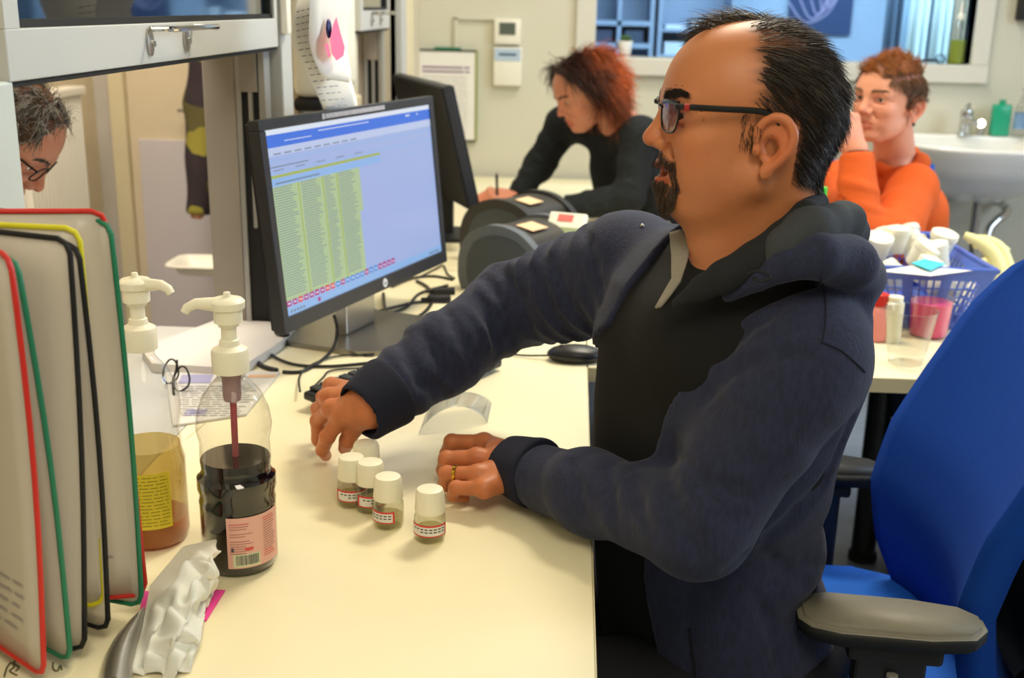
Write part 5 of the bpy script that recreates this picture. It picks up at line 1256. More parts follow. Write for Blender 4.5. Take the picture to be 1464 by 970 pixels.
def fold(a, b, freq, amp, tw=1.5, ph=0, seed=0):
    """cloth folds running round a sleeve between a and b"""
    a = A3(a); b = A3(b); ab = b-a; L = float(np.sqrt(ab @ ab)); ab = ab/L; e1 = np.cross(ab, A3((0, 0, 1))); e1 /= np.linalg.norm(e1); e2 = np.cross(ab, e1)
    def f(p):
        q = p-a; t = q @ ab; y = q @ e1; z = q @ e2; th = np.arctan2(z, y); rr_ = np.sqrt(y*y+z*z)
        m = np.clip(1-np.abs(t-L/2)/(L/2+.02), 0, 1)**.5*np.clip(1-(rr_-.09)/.03, 0, 1)
        w_ = np.sin(t*freq*2*pi+tw*np.sin(th+ph)+.8*np.sin(t*37+seed)+ph)
        return amp*m*(np.clip(w_, -.2, 1)**1)*(.55+.45*np.sin(th*1.5+t*25+seed*2))
    return f
def lump(amp, k, seed=0):
    s = seed*1.7
    return lambda p: amp*(np.sin(p[:, 0]*k+s+2*np.sin(p[:, 2]*k*.5))*np.sin(p[:, 1]*k*1.1+1.3*s)+.7*np.sin(p[:, 2]*k*1.3+p[:, 0]*k*.7+s))
# ================================================================== THE MAN
Tm = thing('person', (.19, 1.32, .45), 'seated man in navy hooded jacket and black glasses reaching across the desk', 'person')
F = Vector((-.83, -.557, 0)).normalized(); Lf = Vector((-F.y, F.x, 0))    # body front, body left (towards the camera)
Hm = headframe(P(1062, 212, Y=1.255), (-cos(radians(6)), -sin(radians(6)), -.01), (.02, .04, 1))
NB = Vector((.225, 1.285, 1.075))
SL, SR = Vector((.258, 1.160, 1.012)), Vector((.085, 1.475, 1.030))
EL, ER = Vector((.150, 1.120, .822)), P(735, 437, Y=1.58)
WL, WR_ = P(738, 668, Z=.793), P(532, 578, Z=.852)
tz = [.44, .52, .62, .75, .88, .98, 1.04, 1.08, 1.12]
tcx = [.238, .218, .196, .178, .182, .190, .20, .21, .215]; tcy = [1.38, 1.37, 1.35, 1.335, 1.32, 1.31, 1.305, 1.295, 1.285]
thw = [.165, .165, .152, .142, .160, .175, .160, .125, .08]; thd = [.125, .130, .122, .120, .118, .114, .100, .08, .06]
def torso(off, zlo=.42):
    Fn = A3(F); Ln = A3(Lf)
    def f(p):
        z = p[:, 2]; zc = np.clip(z, tz[0], tz[-1]); x = p[:, 0]-np.interp(zc, tz, tcx); y = p[:, 1]-np.interp(zc, tz, tcy)
        a = x*Ln[0]+y*Ln[1]; b = x*Fn[0]+y*Fn[1]; A_ = np.interp(zc, tz, thw)+off; B_ = np.interp(zc, tz, thd)+off
        k = (np.abs(a/A_)**2.3+np.abs(b/B_)**2.3)**(1/2.3); d = (k-1)*np.minimum(A_, B_)*.92
        return np.maximum(np.maximum(d, (zlo-z)*.9), (z-1.135-off)*.8).astype(np.float32)
    return f
def tl(p):      # torso-local lateral and forward coordinates
    z = np.clip(p[:, 2], tz[0], tz[-1]); x = p[:, 0]-np.interp(z, tz, tcx); y = p[:, 1]-np.interp(z, tz, tcy)
    return x*Lf.x+y*Lf.y, x*F.x+y*F.y
# hands
dn = Vector((0, 0, -1))
mL = [P(692, 633, Z=.795), P(682, 655, Z=.799), P(683, 679, Z=.795), P(692, 699, Z=.786)]
pL = [P(646, 632, Z=.792), P(639, 657, Z=.794), P(639, 678, Z=.790), P(652, 698, Z=.782)]
dL = [P(638, 649, Z=.772), P(634, 672, Z=.772), P(636, 693, Z=.770), P(648, 709, Z=.766)]
tL = [P(652, 658, Z=.760), P(648, 681, Z=.760), P(652, 700, Z=.760), P(664, 712, Z=.759)]
thL = [P(722, 648, Z=.780), P(700, 640, Z=.770), P(676, 640, Z=.762), P(652, 648, Z=.759)]
mR = [P(488, 596, Z=.836), P(474, 585, Z=.842), P(470, 568, Z=.842), P(474, 552, Z=.836)]
pR = [P(468, 625, Z=.806), P(455, 602, Z=.815), P(455, 585, Z=.816), P(461, 568, Z=.815)]
dR = [P(461, 644, Z=.781), P(455, 628, Z=.788), P(456, 608, Z=.790), P(462, 592, Z=.792)]
tR = [P(466, 652, Z=.761), P(463, 644, Z=.766), P(464, 624, Z=.770), P(468, 606, Z=.775)]
thR = [P(512, 596, Z=.832), P(505, 612, Z=.815), P(497, 630, Z=.795), P(493, 641, Z=.776)]
hL = hand_prims(WL, .027, mL, pL, dL, tL, thL, 1.14); hR = hand_prims(WR_, .027, mR, pR, dR, tR, thR, 1.12)
neck = [('c', Hm @ Vector((-.022, 0, -.005)), NB, .060, .064, .03), ('c', Hm @ Vector((.02, 0, -.055)), NB+F*.035+Vector((0, 0, -.02)), .044, .052, .03), ('c', NB+Vector((0, 0, .0)), SL+Vector((0, 0, -.01)), .05, .048, .04), ('c', NB, SR+Vector((0, 0, -.01)), .05, .048, .04), ('e', NB+F*.045+Vector((0, 0, -.045)), (.062, .062, .045), .03)]
legs = []
KN = [Vector((-.12, 1.20, .53)), Vector((-.14, 1.55, .53))]; AN = [Vector((-.06, 1.12, .09)), Vector((-.06, 1.60, .09))]; HPp = [Vector((.25, 1.27, .51)), Vector((.22, 1.46, .51))]
for a, b, c in zip(HPp, KN, AN): legs += [('c', a, b, .078, .058, .04), ('c', b, c, .054, .038, .02)]
hf = field(head_prims(1., .0048, lid=.0034))
body = neck+[('f', torso(-.012), .03), ('c', SL, EL, .050, .040, .03), ('c', EL, WL, .040, .027, .02), ('c', SR, ER, .050, .040, .03), ('c', ER, WR_, .040, .027, .02)]+legs+hL+hR
bf = field(body); nf = field(neck[:2]+neck[4:])
V1, Q1 = nets(lambda p: smin(hf(p), nf(toW(Hm, p).astype(np.float32)), .018), (-.115, -.1, -.20), (.125, .1, .15), .0021)
W1 = toW(Hm, V1); keep = []
b1 = bbox(mL+pL+dL+tL+thL+[WL, WL+(EL-WL).normalized()*.045], .045); V2, Q2 = nets(field(hL+[('c', EL, WL, .036, .027, .016)]), b1[0], b1[1], .0017)
b2 = bbox(mR+pR+dR+tR+thR+[WR_, WR_+(ER-WR_).normalized()*.045], .045); V3, Q3 = nets(field(hR+[('c', ER, WR_, .036, .028, .016)]), b2[0], b2[1], .0017)
core = field([q for q in body if q not in hL and q not in hR])
V4, Q4 = nets(lambda p: core(p)+.002, (-.36, .95, .03), (.48, 1.8, 1.12), .010)
off = np.cumsum([0, len(V1), len(V2), len(V3)])
def manhair(x, y, z):
    side = 1/(1+np.exp((x-(.004+.003*np.sin(z*260)+.002*np.sin(z*610+1)+.10*np.clip(z-.105, 0, 1)-.02*np.clip(.06-z, 0, .1)*3))/.004))
    low = np.where(x < -.040, -.040+.25*np.clip(x+.075, -1, .035), .034+.0*x)
    low = np.where(x > .0, .020, low); lo = 1/(1+np.exp(-(z-low)/.003))
    ear = 1-np.clip(gs(x, np.abs(y), z, (-.012, .088, .008), (.028, .012, .032))*3, 0, 1)
    return side*lo*ear
cH = skin_col(V1, 1., hairmask=manhair, haircol=(.035, .025, .02), beard=.8)
hd = lambda V, s: (1-.12*(.5+.5*np.sin(V[:, 0:1]*240)*np.sin(V[:, 1:2]*200+s)))*np.array([[1.0, .88, .84]])
col = np.concatenate([cH, hd(V2, 0), hd(V3, 2), np.ones((len(V4), 3))])
bo = npmesh('body', np.concatenate([W1, V2, V3, V4]), np.concatenate([Q1, Q2+off[1], Q3+off[2], Q4+off[3]]), SK, Tm, col)
eyes(Tm, Hm, 1., (1, .32, -.15)); brows(Tm, Hm, 1., hf, (.03, .018, .012), 420, r=.00045, w=1.5)
def nailup(d): return Vector((0, 0, 1))
for tp, dp_ in ((tR[0], dR[0]), (thR[3], thR[2])): nail(Tm, tp, dp_, (-.3, -.6, .7))
# ring on the fourth finger
a, b = mL[2], pL[2]; c = a.lerp(b, .70); d = (b-a).normalized()
MB().lathe([(.0112, -.0024), (.0119, -.0018), (.0119, .0018), (.0112, .0024), (.0104, .0018), (.0104, -.0018), (.0112, -.0024)], frame(c, d.orthogonal(), d), 30, cap=False).make('wedding_ring', 'gold', Tm, True, label='gold wedding ring')
# teeth and mouth interior
MB().tube([Hm @ Vector(q) for q in ((.071, -.017, -.0235), (.0805, -.009, -.0222), (.083, 0, -.0218), (.0805, .009, -.0222), (.071, .017, -.0235))], .0038, 8, flat=1).make('teeth', mat('tooth_ivory', 'e4dcc8', .2), Tm, True)
# hair, goatee, moustache
def hair(parent, Mh, V, Q, mask, n, dirf, lenf, r0_, colf, seed=1, name='hair', segs=4, lift=.25, gk=.25, curl=0, g=1., collide=None, thr=.5, noise=.22):
    rg = np.random.RandomState(seed); N_ = vnormals(V, Q); x, y, z = (V/g).T; w = mask(x, y, z); idx = np.where(w > thr)[0]; idx = idx[rg.randint(0, len(idx), n)]
    L = V[idx]+rg.normal(size=(n, 3))*.0008; nn = N_[idx]; d = dirf(L/g, rg); d = d-nn*(d*nn).sum(1, keepdims=True)*.9; d /= np.linalg.norm(d, axis=1, keepdims=True)+1e-9
    cl = np.stack([np.sin(L[:, 0]*190+L[:, 2]*120), np.sin(L[:, 1]*210+1), np.sin(L[:, 2]*200+L[:, 1]*150)], 1); d = d+cl*noise+rg.normal(size=(n, 3))*noise*.5
    return strands(name, parent, HM, toW(Mh, L-nn*.001), dW(Mh, d), lenf(L/g, rg)*g, r0_, segs, curl, seed, norm=dW(Mh, nn), lift=lift, gk=gk, col=colf(L/g, rg), collide=collide)
def mdir(L, rg):
    x, y, z = L.T; top = np.clip((z-.085)/.03, 0, 1)
    return np.stack([-.9+.2*top, -.55*top, -.75+.6*top], 1)
def mcol(L, rg):
    b = np.array([[.028, .020, .014]]); g_ = rg.rand(len(L), 1); c = b*(.5+1.0*g_); hi = (rg.rand(len(L)) < .10)[:, None]; c = np.where(hi, np.array([[.16, .12, .09]]), c)
    t = (np.clip((L[:, 2:3]-.10)/.03, 0, 1)*.6+.5*gs(*L.T, (-.075, .02, .09), (.04, .05, .035))[:, None])*rg.rand(len(L), 1); return c*(1-t)+np.array([[.15, .095, .055]])*t  # lighter crown: highlight from the light put into the strand colour
hair(Tm, Hm, V1, Q1, manhair, 15000, mdir, lambda L, rg: .013+.016*np.clip((L[:, 2]-.0)/.09, 0, 1)+.010*rg.rand(len(L)), .00042, mcol, 5, lift=.16, gk=.15, noise=.16)
fl = lambda x, y, z: ((x > -.02) & (x < .052-.018*np.abs(y-.0)/.03) & (z > .112) & (y < .012) & (y > -.05)).astype(float)
hair(Tm, Hm, V1, Q1, fl, 750, lambda L, rg: np.stack([.95+0*L[:, 0], -.35+0*L[:, 0], .05+0*L[:, 0]], 1), lambda L, rg: .026+.016*rg.rand(len(L)), .00045, mcol, 8, name='forelock', lift=.45, gk=.10, noise=.25)
for s_ in (1, -1):
    sbm = lambda x, y, z: ((x > .002) & (x < .020) & (z > .008) & (z < .045) & (y*s_ > .05)).astype(float)
    hair(Tm, Hm, V1, Q1, sbm, 300, lambda L, rg: np.stack([.1+0*L[:, 0], 0*L[:, 0], -1+0*L[:, 0]], 1), lambda L, rg: .007+.006*rg.rand(len(L)), .0004, mcol, 9, name='sideburn', lift=.12)
bd = lambda x, y, z: ((gs(x, np.abs(y), z, (.080, 0, -.050), (.030, .030, .018)) > .34) & (z < -.034)).astype(float)
bcol = lambda L, rg: np.array([[.075, .042, .026]])*(.4+1.3*rg.rand(len(L), 1))
hair(Tm, Hm, V1, Q1, bd, 2300, lambda L, rg: np.stack([.25+0*L[:, 0], 1.5*L[:, 1]/.03*.2, -1+0*L[:, 0]], 1), lambda L, rg: .007+.005*rg.rand(len(L)), .00042, bcol, 11, name='goatee', lift=.75, gk=.25, noise=.3)
ms = lambda x, y, z: (((z > -.0165+.0-.35*np.clip(np.abs(y)-.016, 0, 1)*2) & (z < -.0035-.55*np.clip(np.abs(y)-.008, 0, 1)) & (np.abs(y) < .027) & (x > .066)) | ((np.abs(np.abs(y)-.0290) < .004) & (z < -.012) & (z > -.045) & (x > .054))).astype(float)
hair(Tm, Hm, V1, Q1, ms, 1300, lambda L, rg: np.stack([.2+0*L[:, 0], np.sign(L[:, 1])*.5, -1+0*L[:, 0]], 1), lambda L, rg: .005+.004*rg.rand(len(L)), .0004, lambda L, rg: bcol(L, rg)*.5, 12, name='moustache', lift=.35, gk=.2)
# glasses
gp = lambda x, y, z: Hm @ Vector((x, y, z))
GM = mat('glasses_black', '0f0d0d', .25, var=.05); GR = mat('glasses_red', 'a3241c', .35)
for s in (1, -1):
    lens = [(0.0915, s*.009, .050), (0.0900, s*.030, .0515), (0.0840, s*.055, .050), (0.0835, s*.056, .036), (0.0860, s*.050, .022), (0.0900, s*.034, .019), (0.0920, s*.018, .022), (0.0925, s*.009, .034)]
    lp_ = catmull([gp(*q) for q in lens], 5, True); rim = MB().tube(lp_, .0011, 8, closed=True).make('lens_rim', GM, Tm, True)
    MB().tube(catmull([gp(*q) for q in lens[:3]], 5), .0023, 8).make('brow_bar', GM, rim, True)
    c = sum(lp_, Vector())/len(lp_); MB().add([c]+lp_, [(0, i+1, (i+1) % len(lp_)+1) for i in range(len(lp_))]).make('lens', clearmat('lens_coating', 'cfc8ec', .16, .03), rim, True)
    tp = [(0.0840, s*.056, .0475), (0.0840, s*.0645, .0470), (0.0450, s*.0765, .0455), (0.0050, s*.0800, .0435), (-.012, s*.0800, .036), (-.022, s*.0785, .018)]
    MB().tube(catmull([gp(*q) for q in tp], 6), .0024, 8, flat=1.35).make('temple', GM, Tm, True)
    MB().tube([gp(0.0800, s*.0675, .0468), gp(0.0750, s*.0690, .0466)], .0030, 8, flat=1.3).make('temple_accent', GR, Tm, True, label='red accent on temple')
MB().tube(catmull([gp(.0915, .009, .044), gp(.0935, 0, .0465), gp(.0915, -.009, .044)], 5), .0016, 8).make('bridge', GM, Tm, True)
# ---- clothing
NAVY = mat('navy_jersey', '20253f', .9, var=.7, vs=190, bump=.5, bs=500, sheen=.08, stretch=(1, 1, .35)); NAVYD = mat('navy_rib', '15182c', .9, var=.2, vs=400, bump=.3, bs=700)
BLK = mat('black_shirt', '08080a', .9, var=.2, vs=300); GREYL = mat('hood_lining', '3a3d40', .95, var=.35, vs=700, bump=.3, bs=900); DKC = mat('dark_collar', '191b1e', .9, var=.25, vs=500)
def opening(p):
    l, f_ = tl(p); z = p[:, 2]; hi = np.interp(z, [.5, .7, .85, .93, 1.0, 1.05, 1.1], [.060, .052, .050, .058, .085, .110, .15]); lo = np.interp(z, [.5, .85, .93, .99, 1.05, 1.1], [-.2, -.2, -.16, -.085, -.075, -.08])
    return np.maximum(np.maximum(l-hi, lo-l), .02-f_).astype(np.float32)
WLc = WL+(EL-WL).normalized()*.012; WRc = WR_+(ER-WR_).normalized()*.012
axL, axR = (WL-EL).normalized(), (WR_-ER).normalized()
def cutplane(o, n):
    o = A3(o); n = A3(n); return lambda p: ((p-o) @ n).astype(np.float32)
jk = [('f', torso(.014, .41), 0), ('-f', opening, .006),
  ('c', NB+Vector((0, 0, -.025)), SL, .050, .052, .035), ('c', NB+Vector((0, 0, -.025)), SR, .055, .060, .035), ('-f', lambda p: np.maximum(opening(p), -(p[:, 2]-.93)), .006)]
sl = [('c', SL+Vector((-.005, .0, -.01)), EL, .065, .055, .03), ('c', EL, EL.lerp(WL, .55), .052, .046, .02), ('c', EL.lerp(WL, .5), WLc, .046, .040, .02),
      ('c', SR+Vector((-.005, 0, -.005)), ER, .078, .060, .03), ('c', ER, ER.lerp(WR_, .5), .060, .054, .02), ('c', ER.lerp(WR_, .5), WRc, .054, .045, .02)]
jk = jk+sl+[('d', fold(SR, ER, 30, .0052, 1.2, .5, 1), 0), ('d', fold(ER, WR_, 24, .0062, 1.6, 1.2, 2), 0), ('d', fold(EL, WL, 13, .0042, 1.4, .3, 3), 0), ('d', fold(SL, EL, 11, .0030, 2.2, 2.0, 4), 0), ('d', lump(.0022, 26, 1), 0)]
hp_ = [P(1040, 425, Y=1.155), P(1085, 398, Y=1.145), P(1125, 378, Y=1.135), P(1170, 368, Y=1.135), P(1210, 378, Y=1.17), P(1222, 398, Y=1.24), P(1214, 385, Y=1.35), P(1150, 350, Y=1.42), P(1040, 345, Y=1.45), P(950, 340, Y=1.44)]
hr = [.007, .011, .017, .024, .030, .031, .030, .026, .022, .014]
hd_ = [('c', hp_[i], hp_[i+1], hr[i], hr[i+1], .006) for i in range(len(hp_)-1)]+[('c', P(1222, 405, Y=1.22), P(1228, 445, Y=1.20), .026, .014, .02), ('d', lump(.002, 45, 5), 0)]
jk += [('f', field(hd_), .007)]
# hanging folds at the back and waist
def waist(p):
    l, f_ = tl(p); z = p[:, 2]; m = np.clip(1-np.abs(z-.68)/.14, 0, 1)*np.clip(-f_/.05+.9, 0, 1)*np.clip(1.3-np.abs(p[:, 0]-.3)/.1, 0, 1)
    return (.006*m*np.sin(z*70+l*16+f_*10)).astype(np.float32)
jk += [('d', waist, 0)]
eL, eR = WL+axL*.014, WR_+axR*.024
jf = field(jk)
cutL, cutR = cutplane(eL-axL*.045, axL), cutplane(eR-axR*.05, axR)
nearL = lambda p: np.sqrt(((p-A3(WL))**2).sum(1))-.13; nearR = lambda p: np.sqrt(((p-A3(WR_))**2).sum(1))-.13
neckhole = field([('c', Hm @ Vector((-.01, 0, -.03)), NB+Vector((0, 0, .0))+F*.01, .066, .064, 0)])
def jkt(p):
    d = jf(p); d = np.maximum(d, np.minimum(cutL(p), -nearL(p))) if False else np.where(nearL(p) < 0, np.maximum(d, cutL(p)), d)
    d = np.where(nearR(p) < 0, np.maximum(d, cutR(p)), d); d = smax(d, -neckhole(p), .008); return smax(d, (DZ+.0015-p[:, 2])*np.where(p[:, 0] < .045, 1, -100), .002) if False else d
from mathutils.bvhtree import BVHTree
def rc(bv_, x, y):
    d = (fw*FPX+rt*(x-732)+up*(485-y)).normalized(); h = bv_.ray_cast(CAM, d); return h[0], h[1]
V, Q = nets(jkt, (-.30, .99, .38), (.48, 1.72, 1.18), .011)
bv0 = BVHTree.FromPolygons([Vector(q) for q in V.tolist()], Q.tolist())
# cloth creases pressed into the jacket surface
for px_, r_ in (([(962, 625), (955, 690), (972, 745), (1005, 800)], .007), ([(1160, 505), (1090, 512), (1035, 540), (1005, 575)], .0045), ([(1115, 440), (1062, 475), (1030, 510)], .004), ([(960, 640), (1010, 690), (1070, 705)], .005), ([(1218, 600), (1180, 690), (1100, 768), (1040, 815)], .007), ([(903, 690), (925, 752)], .004), ([(868, 668), (880, 735)], .0035), ([(815, 662), (835, 728)], .003),
   ([(1100, 838), (1150, 806), (1178, 808)], .0025), ([(1090, 785), (1130, 820), (1172, 850)], .0025), ([(1080, 850), (1105, 905), (1115, 965)], .004), ([(985, 850), (990, 960)], .0035), ([(770, 345), (800, 400), (815, 450)], .004), ([(715, 378), (745, 430), (760, 480)], .005), ([(672, 405), (700, 455), (712, 505)], .005), ([(632, 440), (665, 490), (678, 520)], .005), ([(600, 470), (640, 530), (655, 548)], .0055), ([(575, 492), (600, 545), (640, 560)], .0045), ([(835, 325), (850, 380), (858, 430)], .004), ([(690, 395), (722, 440), (730, 490)], .003), ([(745, 362), (775, 410), (790, 455)], .003)):
    q_ = [rc(bv0, a.x, a.y) for a in catmull([(x, y, 0) for x, y in px_], 2)]; q_ = [(a, b) for a, b in q_ if a is not None]; n_ = len(q_)
    for k in range(n_-1):
        if (q_[k][0]-q_[k+1][0]).length > .08: continue
        w0, w1 = sin(pi*(k+.6)/(n_+.2))**.5, sin(pi*(k+1.6)/(n_+.2))**.5 if k+1.6 < n_+.2 else .2
        jk.append(('-c', q_[k][0]+q_[k][1]*r_*.6, q_[k+1][0]+q_[k+1][1]*r_*.6, r_*1.25*w0, r_*1.25*w1, .012))
jf = field(jk)
V, Q = nets(jkt, (-.30, .99, .38), (.48, 1.72, 1.18), .0046)
JO = npmesh('jacket', V, Q, NAVY, Tm)
bv = BVHTree.FromPolygons([Vector(q) for q in V.tolist()], Q.tolist())
def onto(x, y, lift=.0006):
    d = (fw*FPX+rt*(x-732)+up*(485-y)).normalized(); h = bv.ray_cast(CAM, d)
    return h[0]+h[1]*lift if h[0] is not None else None
def seam(nm, pts, r=.0011, m=None):
    q = [onto(x, y) for x, y in [(a.x, a.y) for a in catmull([(x, y, 0) for x, y in pts], 5)]]; q = [k for k in q if k is not None]
    if len(q) > 2: MB().tube(q, r, 6).make(nm, m or NAVYD, Tm, True)
for W_, ax, E_, r_, nm in ((WL, axL, eL, .038, 'l'), (WR_, axR, eR, .041, 'r')):
    cf_ = field([('c', E_-ax*.052, E_, r_+.008, r_, 0), ('&f', cutplane(E_, ax), .004), ('&f', cutplane(E_-ax*.06, -ax), .002), ('-f', field([('c', E_-ax*.02, E_+ax*.03, r_-.006, r_-.007, 0)]), .002), ('d', lump(.001, 60, 3), 0)])
    b_ = bbox([E_-ax*.06, E_], .055); V, Q = nets(cf_, b_[0], b_[1], .0032); npmesh('cuff', V, Q, NAVYD, Tm)
vneck = field([('c', Hm @ Vector((.01, -.012, -.05)), P(968, 426, Y=1.185), .046, .004, 0)])
shf = field([('f', torso(.004, .46), 0), ('e', NB+F*.045+Vector((0, 0, -.075)), (.105, .105, .085), .03), ('c', NB+Vector((0, 0, -.02)), SL, .050, .045, .03), ('c', NB+Vector((0, 0, -.02)), SR, .050, .045, .03), ('-f', lambda p: vneck(p), .004), ('-f', neckhole, .004)])
V, Q = nets(shf, (-.02, 1.05, .44), (.46, 1.62, 1.16), .007); npmesh('black_shirt', V, Q, BLK, Tm)
# hood: outer roll, lining, stand-up collar
lp2 = [P(1085, 388, Y=1.15), P(1120, 362, Y=1.15), P(1160, 330, Y=1.17), P(1200, 318, Y=1.24), P(1214, 330, Y=1.31), P(1185, 325, Y=1.37), P(1120, 315, Y=1.40)]
lr = [.010, .020, .026, .025, .022, .022, .020]
pr_ = [('c', lp2[i], lp2[i+1], lr[i], lr[i+1], .010) for i in range(len(lp2)-1)]+[('d', lump(.003, 60, 2), 0)]
b_ = bbox(lp2, .04); V, Q = nets(field(pr_), b_[0], b_[1], .0042); npmesh('hood_lining', V, Q, GREYL, Tm, kind=None)
cp3 = [P(968, 434, Y=1.165), P(1005, 412, Y=1.155), P(1035, 396, Y=1.15), P(1080, 372, Y=1.155), P(1120, 340, Y=1.165), P(1152, 308, Y=1.19), P(1165, 292, Y=1.25), P(1160, 290, Y=1.31)]
cr = [.006, .013, .017, .019, .017, .015, .014, .013]
pr_ = [('c', cp3[i], cp3[i+1], cr[i], cr[i+1], .006) for i in range(len(cp3)-1)]
b_ = bbox(cp3, .03); V, Q = nets(field(pr_), b_[0], b_[1], .0036); npmesh('stand_collar', V, Q, DKC, Tm)
# pale polo collar at the far side of the neckline
cl_ = [[P(957, 334, Y=1.27), P(973, 330, Y=1.27), P(989, 345, Y=1.26)], [P(961, 365, Y=1.255), P(972, 366, Y=1.25), P(983, 374, Y=1.245)], [P(962, 400, Y=1.235), P(968, 402, Y=1.23), P(974, 404, Y=1.225)], [P(938, 442, Y=1.215), P(946, 440, Y=1.212), P(960, 422, Y=1.215)]]
def cfn(u, v):
    i = min(int(v*3), 2); q = v*3-i; j = min(int(u*2), 1); r_ = u*2-j
    return cl_[i][j].lerp(cl_[i][j+1], r_).lerp(cl_[i+1][j].lerp(cl_[i+1][j+1], r_), q)
MB().grid(cfn, 10, 18, thick=.0035).make('polo_collar', mat('polo_greige', '8f897c', .9, var=.1, vs=200, bump=.2, bs=500), Tm, True, auto=False)
# drawcord, button, seams
MB().tube(catmull([P(1068, 392, Y=1.108), P(1085, 388, Y=1.105), P(1102, 396, Y=1.10), P(1088, 402, Y=1.10), P(1076, 396, Y=1.10)], 6), .0016, 6).make('drawcord', 'blackm', Tm, True)
tz_ = lambda pts, nm, r_: MB().tube(catmull(pts, 6), r_, 6).make(nm, NAVYD, Tm, True)
TR = mat('dark_trousers', '15161c', .9, var=.15, vs=200)
seam('armhole_seam', [(1172, 396), (1180, 430), (1180, 465), (1175, 492)])
seam('shoulder_seam', [(1175, 490), (1200, 500), (1222, 518), (1236, 532)])
seam('zip_placket', [(985, 900), (990, 935), (995, 968)], .0016, 'blackm')
for q_ in ((1032, 434), (918, 324)):
    h_ = onto(*q_, .001)
    if h_ is not None: MB().ell(h_, .0028, 12, 8).make('snap_stud', 'steel', Tm, True)
V, Q = nets(field([('c', a, b, .092, .072, .04) for a, b in zip(HPp, KN)]+[('c', b, c, .068, .058, .02) for b, c in zip(KN, AN)]+[('e', (.25, 1.37, .54), (.14, .17, .09), .05), ('d', lump(.004, 30, 2), 0)]), (-.25, 1.0, .04), (.45, 1.72, .66), .009)
npmesh('trousers', V, Q, TR, Tm)
for b in AN:
    V, Q = nets(field([('e', b+Vector((-.05, 0, -.045)), (.13, .048, .045), 0), ('c', b, b+Vector((.0, 0, -.04)), .045, .05, .02)]), b+Vector((-.2, -.07, -.095)), b+Vector((.1, .07, .06)), .008); npmesh('shoe', V, Q, mat('black_shoe', '111113', .5), Tm)
# ================================================================== OTHER PEOPLE
def autohand(W, d, n, side, curl, g=1., spread=1.):
    """joint chains for a hand: d along the hand, n out of its back, side +1 when the thumb lies along n x d"""
    W, d, n = Vector(W), Vector(d).normalized(), Vector(n); n = (n-d*n.dot(d)).normalized(); l = n.cross(d)*side
    ml, pl_, ml2 = (.086, .089, .084, .076), (.042, .046, .043, .034), (.025, .028, .026, .020); lat = (.026, .006, -.013, -.030)
    m, p, dd, t = [], [], [], []
    for i in range(4):
        a = W+(d*ml[i]+l*lat[i]*spread)*g; m.append(a); A = 0; q = a
        for k, (ln, lst) in enumerate(((pl_[i], p), (ml2[i], dd), (ml2[i]*.85, t))):
            A += radians(curl[k]+4*i*(k == 0)); q = q+(d*cos(A)-n*sin(A))*ln*g; lst.append(q)
    b = W+(d*.018+l*.02-n*.004)*g; th = [b, b+(d*.034+l*.024-n*.014)*g, b+(d*.060+l*.028-n*.026)*g, b+(d*.082+l*.022-n*.034)*g]
    return m, p, dd, t, th
